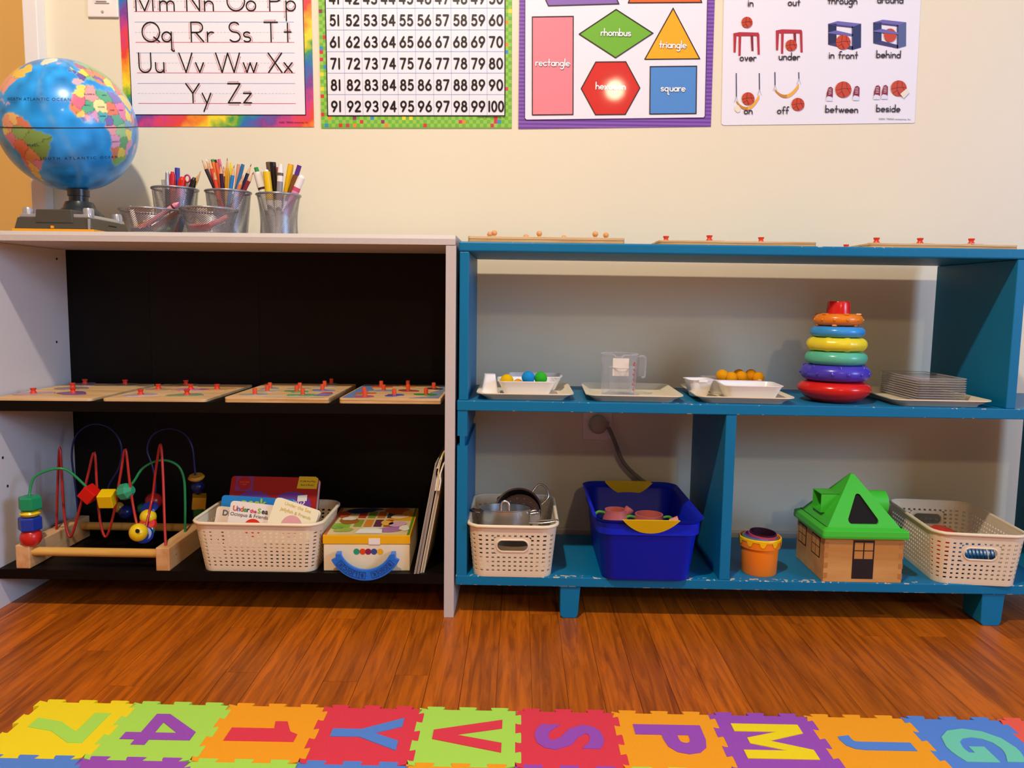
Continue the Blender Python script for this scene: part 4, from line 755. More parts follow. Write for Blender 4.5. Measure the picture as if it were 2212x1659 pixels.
bead('disc', 424, 1031, -.125, '#D9962A', .0180, (.25, 0, 0)); bead('sphere', 427, 1052, -.125, '#1D2560', .0150); bead('cube', 430, 1083, -.125, '#D9A21E', .0145, (.2, .1, .4)); bead('hex', 432, 1107, -.125, '#1F6A3A', .0165)
hp = at(297, 1147, Y=-.320); wob('bead_hole', MB().lathe([(.0045, 0), (.0001, .0004)], 14, 0, TR(hp) @ RX(PI/2)), mat('hole_dark'), mz)
# ------------------------------------------------------------------ plastic woven baskets
M_bas = mat('cream_basket_plastic', '#F2DFBC', .38, bump=.08, bscale=300)
def basket(label, loc, rotz, W_, D_, H_, wb_, db_, ncx, ncy, nr, slots=(), grp='cream lattice baskets', rad=.030):
    t = thing('lattice_basket', label, 'basket', loc, (0, 0, rotz), grp)
    def S(seg, fr, tt, out=0):
        w, d = wb_+(W_-wb_)*tt, db_+(D_-db_)*tt; r = rad*(.75+.25*tt); a = fr*PI/2
        hx, hy = w/2-r, d/2-r
        if seg == 0: p, n = (-hx+2*hx*fr, -d/2), (0, -1)
        elif seg == 1: n = (math.sin(a), -math.cos(a)); p = (hx+r*n[0], -hy+r*n[1])
        elif seg == 2: p, n = (w/2, -hy+2*hy*fr), (1, 0)
        elif seg == 3: n = (math.cos(a), math.sin(a)); p = (hx+r*n[0], hy+r*n[1])
        elif seg == 4: p, n = (hx-2*hx*fr, d/2), (0, 1)
        elif seg == 5: n = (-math.sin(a), math.cos(a)); p = (-hx+r*n[0], hy+r*n[1])
        elif seg == 6: p, n = (-w/2, hy-2*hy*fr), (-1, 0)
        else: n = (-math.cos(a), -math.sin(a)); p = (-hx+r*n[0], -hy+r*n[1])
        return (p[0]+n[0]*out, p[1]+n[1]*out, H_*tt)
    cells = []
    for seg, n in enumerate((ncx, 3, ncy, 3, ncx, 3, ncy, 3)):
        for i in range(n): cells += [(seg, i/n, False), (seg, (i+.27)/n, True), (seg, (i+.73)/n, False)]
    rows_ = [0, .035, .085]; z0_, z1_ = .085, .86; hol = []
    for j in range(nr): rows_ += [z0_+(z1_-z0_)*(j+.24)/nr, z0_+(z1_-z0_)*(j+.70)/nr]
    rows_ += [z1_, 1.0]; nrw = len(rows_); nc = len(cells); mb = MB()
    for tt in rows_:
        for seg, fr, _ in cells: mb.v.append(S(seg, fr, tt))
    half = {0: (.30, .70), 4: (.30, .70)}
    for j in range(nrw-1):
        hrow = j >= 3 and (j-3) % 2 == 0 and j < nrw-2; hrow = (j >= 3 and j <= nrw-4 and (j-3) % 2 == 0)
        for i in range(nc):
            seg, fr, hole = cells[i]
            if hole and hrow:
                skip = True
            else: skip = False
            if seg in slots:
                f2 = cells[(i+1) % nc][1] if cells[(i+1) % nc][0] == seg else 1
                if fr >= .165 and f2 <= .835 and rows_[j] >= rows_[SLJ[0]]-1e-6 and rows_[j+1] <= rows_[SLJ[1]]+1e-6: skip = True
            if skip: continue
            k = (i+1) % nc; mb.f.append([j*nc+i, j*nc+k, (j+1)*nc+k, (j+1)*nc+i]); mb.m.append(0)
    mb.f.append(list(range(nc))[::-1]); mb.m.append(0)
    o = obj('lattice_wall', mb, M_bas, t); so = o.modifiers.new('s', 'SOLIDIFY'); so.thickness = .0022; so.offset = 0
    obj('rim', MB().tube([S(sg, fr, 1, .002) for sg in range(8) for fr in ([0, .25, .5, .75] if sg % 2 else [0, .2, .4, .6, .8])], .0036, 8, 0, None, True), M_bas, t, smooth=60)
    for sg in slots:
        fs = sorted({c_[1] for c_ in cells if c_[0] == sg}); lo_ = min(f for f in fs if f >= .165); hi_ = max(f for f in fs if f <= .835); ta, tb = rows_[SLJ[0]], rows_[SLJ[1]]
        N = 36; sp = MB(); wS = (W_-2*rad); cxm, ctm = (lo_+hi_)/2, (ta+tb)/2; inner = []; outer = []
        hw, hh = .0315/wS, .0122/H_
        for i in range(N):
            a = 2*PI*i/N; c_, s_ = math.cos(a), math.sin(a); rr = .0122
            sx = (.0315-rr)*(1 if c_ >= 0 else -1)+rr*c_; inner.append((cxm+sx/wS, ctm+rr*s_/H_))
            m_ = max(abs(c_)/((hi_-lo_)/2*wS), abs(s_)/((tb-ta)/2*H_)); outer.append((cxm+c_/m_/wS, ctm+s_/m_/H_))
        v = [S(sg, u, t_, .0006) for u, t_ in outer]+[S(sg, u, t_, .0014) for u, t_ in inner]+[S(sg, u, t_, -.0016) for u, t_ in inner]
        f = [(i, (i+1) % N, N+(i+1) % N, N+i) for i in range(N)]+[(N+i, N+(i+1) % N, 2*N+(i+1) % N, 2*N+i) for i in range(N)]
        sp.add(v, f); obj('handle_plate', sp, M_bas, t)
        obj('handle_lip', MB().tube([S(sg, u, t_, .001) for u, t_ in inner], .0016, 6, 0, None, True), M_bas, t, smooth=60)
    return t
SLJ = (3, 3)
b1 = basket('cream lattice basket full of board books', (-.510, -.2510, zbot(-.51)), .0, .252, .182, .100, .222, .152, 16, 9, 10)
SLJ = (11, 19)
b2 = basket('cream lattice basket of toy steel pots with a handle slot', (-.0075, -.2225, .0852), 0, .172, .246, .105, .152, .215, 10, 17, 9, (0, 4))
b3 = basket('cream lattice basket turned at an angle beside the toy house', (.914, -.2140, .0852), -.10, .172, .262, .104, .152, .232, 10, 18, 9, (0, 4))
# ------------------------------------------------------------------ board books in the first basket
def book(label, tl_, w, h, th, lean, roll, cover, yaw=0, pages='#EFE6D8', grp='board books in the lattice basket'):
    R = RZ(yaw) @ RX(-lean) @ RY(roll); loc = Vector(tl_)-(R @ Vector((-w/2, -th/2, h)))
    t = thing('board_book', label, 'book', loc, R.to_euler(), grp); cm = mat('cover_'+cover.strip('#'), cover, .3, coat=.2)
    P = lambda r: [(x, y+h/2) for x, y in rrect(w, h, .007, 5)]
    obj('front_cover', MB().prism(P(0), th/2-.0016, th/2, 0, UPRIGHT), cm, t)
    obj('back_cover', MB().prism(P(0), -th/2, -th/2+.0016, 0, UPRIGHT), cm, t)
    obj('pages', MB().prism([(x, y+h/2) for x, y in rrect(w-.002, h-.002, .007, 5)], -th/2+.0016, th/2-.0016, 0, UPRIGHT), colm(pages), t)
    t['fy'] = th/2; return t
def face(t, z=.0004): return UPRIGHT @ TR((0, 0, t['fy']+z))
def disc(t, x, y, r, c_, name='printed_circle', ry=None, z=.0003):
    obj(name, MB().poly([(x+r*math.cos(i*PI/16), y+(ry or r)*math.sin(i*PI/16), 0) for i in range(32)], 0, face(t, z)), colm(c_), t)
def btext(t, s, x, y, size, c_, off=.0, al='CENTER', roll=0): obj('title_lettering', text_mb(s, size, off, 0, al, 0, face(t, .0006) @ TR((x, y, 0)) @ RZ(roll)), colm(c_), t)
rb = book('large red board book with a purple heart, at the back of the book basket', at(501, 1028, Y=-.195), .186, .160, .020, .42, .005, '#A3100E')
obj('printed_heart', MB().poly([(x*.082, .075+y*.060, 0) for x, y in [(math.copysign(abs(math.sin(a))**3, math.sin(a)), (13*math.cos(a)-5*math.cos(2*a)-2*math.cos(3*a)-math.cos(4*a))/17+.2) for a in [2*PI*i/48 for i in range(48)]]], 0, face(rb, .0003)), colm('#6A3486'), rb)
obj('corner_badge', MB().poly([(-.083, .128, 0), (-.045, .128, 0), (-.045, .160, 0), (-.083, .160, 0)], 0, face(rb, .0003)), colm('#84306A'), rb); disc(rb, -.064, .145, .014, '#A8161C', 'badge_heart', z=.0005)
obj('yellow_flap', MB().poly([(.048, .136, 0), (.090, .136, 0), (.092, .158, 0), (.086, .162, 0), (.051, .162, 0)], 0, face(rb, .0003)), colm('#DDB21C'), rb)
btext(rb, 'A Lift-the-Flap', .070, .1500, .0056, '#3a2a10'); btext(rb, 'Board Book!', .070, .1420, .0056, '#3a2a10'); btext(rb, 'book with\nlove', -.064, .146, .0050, '#E8622A')
btext(rb, 'look at', -.018, .096, .020, '#E8A26A', .0004); btext(rb, 'you?', .050, .100, .019, '#F0DCE6', .0002, roll=-.2)
obj('price_sticker', MB().poly([(.052, .108, 0), (.072, .110, 0), (.072, .123, 0), (.052, .121, 0)], 0, face(rb, .0008)), colm('#E8DCC8'), rb)
bb_ = book('sky blue board book with lime lettering, behind the white books', at(480, 1069, Y=-.245), .150, .128, .014, .26, .045, '#1C7FC4')
btext(bb_, 'peek', -.008, .107, .026, '#A9C838', .0008)
dn = book('cream dinosaur board book tucked lowest against the basket corner', at(469, 1093, Y=-.270), .092, .105, .012, .24, .11, '#F2DEC8', yaw=.1)
btext(dn, 'Dino', -.0335, .088, .0155, '#5a5a78', .0004, 'LEFT'); btext(dn, 'N', -.010, .068, .0165, '#4F6FA8', .0006, 'LEFT'); disc(dn, -.018, .042, .017, '#7A4A3E')
us = book('white undersea board book with multicoloured title and red circle', at(499.5, 1081, Y=-.285), .094, .108, .012, .26, .105, '#F1E3D6', yaw=.02)
for k, (s, c_, x) in enumerate((('U', '#D9533A', -.041), ('n', '#4F6FB8', -.0325), ('d', '#D9533A', -.026), ('e', '#3FA05A', -.0195), ('r', '#3a3a3a', -.0130), ('the', '#D9436A', -.0055), ('S', '#7FB83A', .0095), ('e', '#3a3a3a', .0175), ('a', '#3a3a3a', .0245))):
    btext(us, s, x, .0890 if s != 'the' else .0887, .0140 if s != 'the' else .0100, c_, .0004, 'LEFT')
btext(us, 'Octopus & Friends', -.006, .0790, .0100, '#3a3230'); disc(us, .004, .0590, .0180, '#DA3318')
cr = book('cream yellow board book tilted over, with a faint pink circle', at(597.5, 1073, Y=-.292), .094, .100, .012, .26, .28, '#F8EEC8', yaw=-.06)
disc(cr, .002, .054, .022, '#E6A6A8'); btext(cr, 'Jellyfish & Friends', .002, .078, .0092, '#D8B24E'); btext(cr, 'Under the Sea', .002, .0905, .0098, '#E2C35A')
# ------------------------------------------------------------------ toy block box, upside down
zb = zbot(-.30); kx = thing('block_set_box', 'cream cardboard box with yellow lid, lying upside down with a blue carry handle', 'box', (-.302, -.215, zb), (0, 0, .05))
hw, hd = .0850, .1020; M_card = mat('cream_card', '#EFDCB6', .5, bump=.1, bscale=120)
obj('box_body', MB().box(-hw, hw, -hd, hd, 0, .0545), M_card, kx, bevel=.0015)
obj('lid_band', MB().box(-hw-.0012, hw+.0012, -hd-.0012, hd+.0012, .0550, .0730), mat('yellow_card', '#F0B010', .4), kx, bevel=.001)
ZT = .0733
def lidp(nm_, pts, c_, k=0): obj(nm_, MB().poly([(x*hw, y*hd, ZT+.0002*k) for x, y in pts]), colm(c_), kx)
lidp('lid_artwork', [(-.99, -.99), (.99, -.99), (.99, .99), (-.99, .99)], '#E3C98C')
lidp('green_margin', [(.93, -.99), (.99, -.99), (.99, .99), (.93, .99)], '#5F8A2A', 1); lidp('orange_margin', [(-.99, -.99), (-.93, -.99), (-.93, .99), (-.99, .99)], '#D9622A', 1)
lidp('yellow_field', [(.35, .0), (.93, .0), (.93, .6), (.35, .6)], '#E8A81A', 1); lidp('green_field', [(-.93, -.6), (-.5, -.6), (-.5, -.2), (-.93, -.2)], '#8FB83A', 1)
for r_, y0 in ((0, -.45), (1, .18)):
    for k, c_ in enumerate((['#8FA032', '#E08A2E', '#6A3350', '#C8502A'], ['#B8402E', '#7E9A2E', '#C8702E', '#3A3F52'])[r_]):
        xk = -.42+.24*k; lidp('book_block_print', [(xk, y0), (xk+.19, y0), (xk+.19, y0+.5), (xk, y0+.5)], c_, 3)
for k, (cx_, cy_, rx, ry, c_) in enumerate(((-.60, -.02, .24, .26, '#A8682A'), (-.62, .12, .16, .14, '#EFE0C8'), (-.42, .72, .38, .2, '#2A3A6A'), (.52, .72, .36, .24, '#C05A22'), (.62, .28, .24, .16, '#EFCB9A'), (.62, -.28, .20, .2, '#D9A8C0'), (.48, -.66, .30, .18, '#B07AA8'), (-.60, -.68, .22, .14, '#A6B84A'), (.36, -.2, .16, .16, '#F0BE4A'), (-.80, .45, .14, .3, '#C9542E'), (-.2, .86, .3, .1, '#3E5A9A'), (.80, .52, .14, .22, '#E8A81A'), (.05, -.56, .24, .07, '#E6E0C8'), (-.78, -.5, .14, .12, '#7FA83A'), (.82, -.55, .12, .2, '#EFE8D4'))):
    lidp('colour_patch', blob(cx_, cy_, rx, ry, 20, .12, 0, k+50), c_, 4+k % 3)
lidp('title_panel', [(-.30, -.92), (.34, -.92), (.30, -.62), (-.22, -.62)], '#F4EEDC', 6)
obj('price_sticker', MB().box(.004, .0265, -hd-.0018, -hd-.0012, .0545, .0670), colm('#EFE6DA'), kx)
for x, c_ in ((-.020, '#1F9A72'), (-.008, '#DE4520'), (.003, '#8E1F4A'), (.0145, '#3D4A8E'), (.0265, '#EFAE1A')):
    obj('printed_dot', MB().poly([(x+.0062*math.cos(i*PI/12), -hd-.0004, .0395+.0062*math.sin(i*PI/12)) for i in range(24)]), colm(c_), kx)
M_hb = mat('blue_handle_plastic', '#1E6FD0', .32)
hy = -hd-.0195; hr = MB(); A0, A1, ro, ri, cz = 205, 335, .0735, .0515, .0600
pa_ = [(ro*math.cos(math.radians(A0+(A1-A0)*i/28)), cz+ro*math.sin(math.radians(A0+(A1-A0)*i/28))) for i in range(29)]+[(ri*math.cos(math.radians(A1-(A1-A0)*i/28)), cz+ri*math.sin(math.radians(A1-(A1-A0)*i/28))) for i in range(29)]
hd_ = obj('carry_handle', hr.prism(pa_, .0, .007, 0, UPRIGHT), M_hb, kx, (0, hy+.007, 0), bevel=.001)
for s in (-1, 1): obj('hinge_tab', MB().box(s*.0535-.0045, s*.0535+.0045, hy-.0005, -hd, .0280, .0410), M_hb, kx, bevel=.001)
s = 'BOOK BLOCK'
for i, ch in enumerate(s):
    if ch == ' ': obj('raised_dot', MB().lathe([(.0016, 0), (.001, .0008)], 10, 0, UPRIGHT @ TR((.004, cz-.0625, .007))), M_hb, hd_); continue
    a = math.radians(270+50-100*i/9); px_, pz_ = .0625*math.cos(a), cz+.0625*math.sin(a)
    T = UPRIGHT @ TR((px_, pz_, .0070)) @ RZ(a-math.radians(90)+PI+PI)
    fr_ = MB(); q_ = .0062
    for e in ([(-q_, -q_), (q_, -q_)], [(q_, -q_), (q_, q_)], [(q_, q_), (-q_, q_)], [(-q_, q_), (-q_, -q_)]): ribbon(fr_, e, .0009, 0, .0005, T)
    obj('letter_frame', fr_, mat('dark_blue_groove', '#0E3F8E', .4), hd_); obj('raised_letter', text_mb(ch, .0105, .0002, .0003, 'CENTER', 0, T @ TR((0, -.0036, .0006))), mat('dark_blue_groove'), hd_)
# ------------------------------------------------------------------ flat things leaning at the side panel
def lean_slab(name, label, cat, xb, xt, zt_, th, y0, y1, c_, n=1, dz=0):
    zz = zbot(xb); t = thing(name, label, cat, (xb, (y0+y1)/2, zz)); a = math.atan2(xt-xb, zt_-zz); L = (zt_-zz)/math.cos(a)
    for k in range(n):
        g = th/n; obj('sheet' if n > 1 else 'board', MB().box(k*g, (k+1)*g-.0003, y0-t.location.y+.0015*((k*7) % 3), y1-t.location.y, 0, L-.004*((k*5) % 3), 0, RY(a)), colm(c_ if k % 2 == 0 else '#A89A88'), t, bevel=.0004)
    return t
lean_slab('folder', 'thin grey cardboard folder leaning, outermost of the leaning stack', 'folder', -.2010, -.1600, .310, .0042, -.3320, -.13, '#B3A692', 2)
lean_slab('activity_board', 'taupe picture board leaning in the middle of the leaning stack', 'board', -.1957, -.1580, .300, .0050, -.3300, -.13, '#9A8C7C')
lean_slab('paper_pad', 'cream pad of thick paper leaning next to the taupe side panel', 'paper', -.1895, -.1560, .268, .0075, -.3260, -.14, '#E2CCA0', 3)
zq = .255; fp = thing('folded_paper', 'crumpled white and yellow paper tucked at the top of the leaning stack', 'paper', (-.1610, -.24, zq))
for k, (dx, h_, c_) in enumerate(((0, .062, '#EFE6D2'), (.0035, .070, '#E8CE8A'), (.0068, .054, '#F2ECE0'))):
    pts = bez([(dx, 0), (dx+.003, h_*.35), (dx+.0025, h_*.6), (dx+.009, h_)], 5); mb = MB(); mb.add([(p[0], y_, p[1]) for y_ in (-.090, .08) for p in pts]+[(p[0]+.0028, y_, p[1]) for y_ in (-.090, .08) for p in pts], [])
    n_ = len(pts); f = []
    for i in range(n_-1): f += [(i, i+1, n_+i+1, n_+i), (2*n_+i+1, 2*n_+i, 3*n_+i, 3*n_+i+1), (i+1, i, 2*n_+i, 2*n_+i+1), (n_+i, n_+i+1, 3*n_+i+1, 3*n_+i)]
    f += [(0, n_, 3*n_, 2*n_), (n_-1, 3*n_-1, 4*n_-1, 2*n_-1)]; mb.f = f; mb.m = [0]*len(f); obj('fold', mb, colm(c_), fp, smooth=50)
# ------------------------------------------------------------------ trays and dishes on the teal middle shelf
def loft(rings, mi=0, T=None, n=5, cap0=True, cap1=True, mb=None):
    mb = mb or MB(); k = 4*(n+1); v = []; f = []
    for w, d, r, z in rings: v += [(x, y, z) for x, y in rrect(w, d, r, n)]
    for j in range(len(rings)-1): f += [(j*k+i, j*k+(i+1) % k, (j+1)*k+(i+1) % k, (j+1)*k+i) for i in range(k)]
    if cap0: f.append(list(range(k))[::-1])
    if cap1: f.append(list(range((len(rings)-1)*k, len(rings)*k)))
    return mb.add(v, f, mi, T)
ZM = .4336
M_tray = mat('ivory_tray_plastic', '#F2E2C0', .35); M_dish = mat('white_melamine', '#F3EDEA', .3)
trm = loft([(.152, .198, .016, 0), (.158, .204, .018, .0035), (.182, .228, .020, .0115), (.190, .236, .022, .0125), (.190, .236, .022, .0145), (.182, .228, .020, .0142), (.156, .202, .016, .0038), (.150, .196, .014, .0032)])
TRAYS = [('ivory tray holding white dishes and pompoms, beside the taupe bookcase', .0125, -.2085, .0), ('ivory tray under the clear measuring jug', .2285, -.2085, -.03), ('ivory tray holding a small cup and a dish of orange pompoms', .4450, -.2085, -.05), ('ivory tray under the stack of clear sheets', .8235, -.2085, -.04)]
tm_ = None
for lb, x, y, rz in TRAYS:
    o = obj('serving_tray', tm_ or trm, M_tray, None, (x, y, ZM), (0, 0, rz), smooth=40 if tm_ is None else None); tm_ = o.data; tag(o, lb, 'tray', 'ivory trays on the teal shelf')
ZF = ZM+.0038
dm = loft([(.084, .066, .008, 0), (.088, .070, .010, .002), (.112, .095, .014, .0285), (.117, .100, .015, .0295), (.117, .100, .015, .031), (.110, .093, .013, .0305), (.086, .068, .009, .003), (.082, .064, .008, .0025)])
DISH = [('white rectangular dish of four pompoms, nearest the shelf edge', .0150, -.2460, .03), ('empty white rectangular dish behind the pompom dish', .0340, -.140, -.02), ('empty white rectangular dish in front of the orange pompoms', .4600, -.2620, -.06), ('white rectangular dish of orange pompoms', .4520, -.152, -.05)]
dm_ = None
for lb, x, y, rz in DISH:
    o = obj('rectangular_dish', dm_ or dm, M_dish, None, (x, y, ZF), (0, 0, rz), smooth=40 if dm_ is None else None); dm_ = o.data; tag(o, lb, 'dish', 'white dishes on the trays')
o = obj('square_cup', loft([(.035, .035, .006, 0), (.034, .034, .006, .002), (.022, .024, .005, .040), (.020, .020, .005, .0405)]), M_dish, None, (-.0590, -.247, ZF), (0, 0, .1), smooth=40); tag(o, 'small white cup turned upside down on the pompom tray', 'cup')
t = thing('square_cup', 'small white cup with a rim tab standing upright on the tray', 'cup', (.3680, -.226, ZF), (0, 0, .1))
obj('cup_body', loft([(.030, .030, .008, 0), (.033, .033, .010, .002), (.050, .050, .010, .034), (.054, .054, .010, .0345), (.054, .054, .010, .0355), (.048, .048, .010, .035), (.031, .031, .008, .003), (.028, .028, .008, .0025)]), M_dish, t, smooth=40)
obj('rim_tab', MB().box(-.009, .009, -.030, -.026, .0305, .0355), M_dish, t, bevel=.0008)
def pompom_mat(c_):
    return mat('felt_'+c_.strip('#'), c_, .9, spec=.1, bump=.9, bscale=700)
def pompom(px, py, Y, r, c_, lb, grp):
    p = at(px, py, Y=Y); rr = random.Random(int(px)); mb = MB(); n, k = 26, 16
    for i in range(k+1):
        for j in range(n):
            q_ = r*(1+rr.uniform(-.03, .03)); a, b_ = 2*PI*j/n, PI*i/k; mb.v.append((q_*math.sin(b_)*math.cos(a), q_*math.sin(b_)*math.sin(a), -q_*math.cos(b_)))
    for i in range(k):
        for j in range(n): mb.f.append([i*n+j, i*n+(j+1) % n, (i+1)*n+(j+1) % n, (i+1)*n+j]); mb.m.append(0)
    o = obj('pompom', mb, pompom_mat(c_), None, (p[0], p[1], max(p[2], ZF+.003+r)), smooth=180); tag(o, lb, 'pompom', grp)
pompom(1095, 823, -.262, .0135, '#EDB80C', 'yellow felt pompom low in the front dish', 'pompoms in the front dish'); pompom(1119, 829, -.250, .0100, '#EBA53A', 'small orange felt pompom low in the front dish', 'pompoms in the front dish')
pompom(1141, 816, -.262, .0132, '#1E8FD2', 'sky blue felt pompom', 'pompoms in the front dish'); pompom(1168, 817, -.258, .0130, '#35B22E', 'bright green felt pompom', 'pompoms in the front dish')
for k, (px, py, Y, r) in enumerate(((1560, 811, -.165, .0125), (1580, 816, -.170, .0125), (1602, 814, -.165, .0122), (1622, 810, -.148, .0122), (1638, 816, -.160, .0122), (1596, 809, -.143, .0115))):
    pompom(px, py, Y, r, '#F2A214', 'orange felt pompom heaped in the dish behind', 'orange pompoms')
# clear plastic
def clear_mat(name, tint, gl=.10):
    m = bpy.data.materials.new(name); m.use_nodes = True; nt = m.node_tree; L = nt.links.new; out = nt.nodes['Material Output']; b = nt.nodes['Principled BSDF']
    tr = nt.nodes.new('ShaderNodeBsdfTransparent'); lw = nt.nodes.new('ShaderNodeLayerWeight'); mx = nt.nodes.new('ShaderNodeMixShader'); mr = nt.nodes.new('ShaderNodeMapRange')
    tr.inputs[0].default_value = lin(tint)+[1]; b.inputs['Roughness'].default_value = .08; b.inputs['Base Color'].default_value = lin('#DEDCE2')+[1]; lw.inputs[0].default_value = .3
    mr.inputs['To Min'].default_value = gl*.35; mr.inputs['To Max'].default_value = gl*2.2; L(lw.outputs['Facing'], mr.inputs['Value'])
    L(mr.outputs[0], mx.inputs[0]); L(tr.outputs[0], mx.inputs[1]); L(b.outputs[0], mx.inputs[2]); L(mx.outputs[0], out.inputs[0]); MATS[name] = m; return m
M_clr = clear_mat('clear_plastic', '#FBFBFB', .20); M_clr2 = clear_mat('clear_plastic_edge', '#F4F4F6', .5); M_lid = clear_mat('clear_lid_plastic', '#FBFAF8', .26); M_lid.node_tree.nodes['Principled BSDF'].inputs['Base Color'].default_value = lin('#CFC4B4')+[1]
jx, jy = .2035, -.232; jg = thing('measuring_jug', 'clear plastic measuring jug with red scale and a white paper inside', 'jug', (jx, jy, ZF))
n = 48; mb = MB(); HJ = .0840
def jr(a, z):                                          # radius with a pouring lip towards the room
    k = max(0, 1-abs((a+PI/2+.12+PI) % (2*PI)-PI)/.42)*max(0, (z-.06)/.03); return .0345+.0025*z/HJ+.010*k*k
for z in (0, .004, .03, .06, .072, .082, HJ):
    for j in range(n): a = 2*PI*j/n-PI; mb.v.append((jr(a, z)*math.cos(a), jr(a, z)*math.sin(a), z))
for i in range(6):
    for j in range(n): mb.f.append([i*n+j, i*n+(j+1) % n, (i+1)*n+(j+1) % n, (i+1)*n+j]); mb.m.append(0)
mb.f.append(list(range(n))[::-1]); mb.m.append(0); jb = obj('jug_wall', mb, M_clr, jg, smooth=60)
obj('rim', MB().tube([((jr(a, HJ)+.001)*math.cos(a), (jr(a, HJ)+.001)*math.sin(a), HJ-(.004 if abs((a+PI/2+.12+PI) % (2*PI)-PI) < .2 else 0)) for a in [2*PI*i/48 for i in range(48)]], .0012, 6, 0, None, True), M_clr2, jg, smooth=60)
obj('handle', MB().tube(bez([(.036, -.004, HJ-.006), (.046, -.004, HJ-.004), (.0525, -.004, HJ-.008), (.0525, -.004, HJ-.03), (.0520, -.004, HJ-.045), (.046, -.004, HJ-.047)], 5), .0020, 8), M_clr2, jg, smooth=60)
obj('handle_web', MB().box(.040, .052, -.0055, -.0025, HJ-.044, HJ-.006), M_clr, jg)
obj('base_ring', MB().tube([(.0335*math.cos(2*PI*i/40), .0335*math.sin(2*PI*i/40), .0015) for i in range(40)], .0014, 6, 0, None, True), M_clr2, jg)
obj('paper_note', MB().add([(-.014, -.012, .040), (.018, -.016, .040), (.018, -.016, .076), (-.014, -.012, .076), (-.014, -.0116, .040), (.018, -.0156, .040), (.018, -.0156, .076), (-.014, -.0116, .076)], [(0, 1, 2, 3), (7, 6, 5, 4), (0, 4, 5, 1), (2, 6, 7, 3)]), mat('note_paper', '#F4E9DA', .6), jg)
rd = MB(); a0 = -.62
def jp(a, z): r = .0347+.0025*z/HJ+.0003; return (r*math.cos(a), r*math.sin(a), z)
def jq(a0_, a1_, z0_, z1_): rd.add([jp(a0_, z0_), jp(a1_, z0_), jp(a1_, z1_), jp(a0_, z1_)], [(0, 1, 2, 3)])
jq(a0, a0+.035, .002, .066)
for k in range(6): jq(a0-.12, a0+.04, .012+.010*k, .0135+.010*k); jq(a0-.17-(k % 2)*.05, a0-.10, .0125+.010*k, .0165+.010*k)
jq(a0+.2, a0+.24, .01, .07); jq(a0-.15, a0-.02, .066, .0695)
obj('red_scale', rd, mat('red_scale_ink', '#C8504E', .4), jg)
mi_ = thing('measuring_cup', 'small clear measuring cup standing inside the jug', 'cup', (jx+.006, jy+.006, ZF+.0008))
obj('cup_wall', MB().lathe([(.024, 0), (.0255, .055)], 32, 0, None, False, True, False), M_clr, mi_, smooth=60); obj('rim', MB().tube([(.0258*math.cos(2*PI*i/32), .0258*math.sin(2*PI*i/32), .055) for i in range(32)], .0010, 6, 0, None, True), M_clr2, mi_)
# ------------------------------------------------------------------ stacking rings
RC = Vector((.6360, -.2480, ZM)); GRP = 'stacking rings on the red post'
rbk = thing('ring_stacker', 'glossy red rocking base and post of the stacking ring toy', 'toy', RC)
M_rr = mat('ring_red', '#D9221C', .22)
obj('rocking_base', MB().lathe([(.0001, 0), (.034, 0), (.042, .0015), (.056, .0085), (.066, .0175), (.0700, .0255), (.0690, .0320), (.062, .0385), (.050, .0420), (.030, .0425), (.0001, .0425)], 56), M_rr, rbk, smooth=50)
obj('post', MB().lathe([(.0280, .0425), (.0225, .182), (.0215, .1975), (.0200, .2005), (.0001, .2010)], 36), M_rr, rbk, smooth=40)
def ring(label, z, R, r, c_, kind, sq=1):
    t = thing('stacking_ring', label, 'toy ring', RC+Vector((0, 0, z)), (0, 0, 0), GRP); m_ = mat('ring_'+c_.strip('#'), c_, .25)
    k = 20; mb = MB(); N = 64
    for i in range(N):
        a = 2*PI*i/N
        for j in range(k):
            b_ = 2*PI*j/k; rr = r*(1+(.09 if kind == 'segment' and (i % 8) < 2 else 0)); q_ = (R-r)+rr*math.cos(b_); mb.v.append((q_*math.cos(a), q_*math.sin(a), sq*rr*math.sin(b_)))
    for i in range(N):
        for j in range(k): mb.f.append([i*k+j, ((i+1) % N)*k+j, ((i+1) % N)*k+(j+1) % k, i*k+(j+1) % k]); mb.m.append(0)
    obj('ring_body', mb, m_, t, smooth=50)
    if kind == 'knobs':
        for i in range(14): a = 2*PI*(i+.5)/14; obj('knob', MB().lathe([(.0042, -.003), (.0036, .0012), (.0001, .0032)], 10, 0, TR(((R-.0004)*math.cos(a), (R-.0004)*math.sin(a), 0)) @ RZ(a) @ RY(PI/2)), m_, t, smooth=50)
        for i in range(7): a = 2*PI*i/7; obj('knob', MB().lathe([(.004, -.003), (.0034, .001), (.0001, .0028)], 10, 0, TR(((R-r*.45)*math.cos(a), (R-r*.45)*math.sin(a), sq*r*.86))), m_, t, smooth=50)
    if kind == 'bumps':
        for i in range(12):
            a = 2*PI*i/12; sgn = 1 if i % 2 else -1; obj('tab', MB().box(-.0045, .0045, -.006, .004, -.0016, .0016, 0, TR(((R-r*.7)*math.cos(a), (R-r*.7)*math.sin(a), sgn*sq*r*.93)) @ RZ(a+PI/2)), m_, t, bevel=.0012)
            obj('side_bump', MB().sphere(((R-.001)*math.cos(a), (R-.001)*math.sin(a), 0), .003, 10, 6), m_, t, smooth=80)
ring('purple ring with small knobs', .0585, .0660, .0175, '#4A3CB8', 'knobs', .92); ring('smooth sea green ring', .0880, .0590, .0150, '#5ABB98', 'plain', .92); ring('yellow ring with raised bands', .1155, .0575, .0145, '#EEDA30', 'segment', .92)
ring('smooth blue ring between the yellow and orange rings', .1400, .0518, .0135, '#3A96DC', 'plain', .82); ring('orange ring with tabs, topmost on the post', .1640, .0468, .0140, '#EC8420', 'bumps', .85)
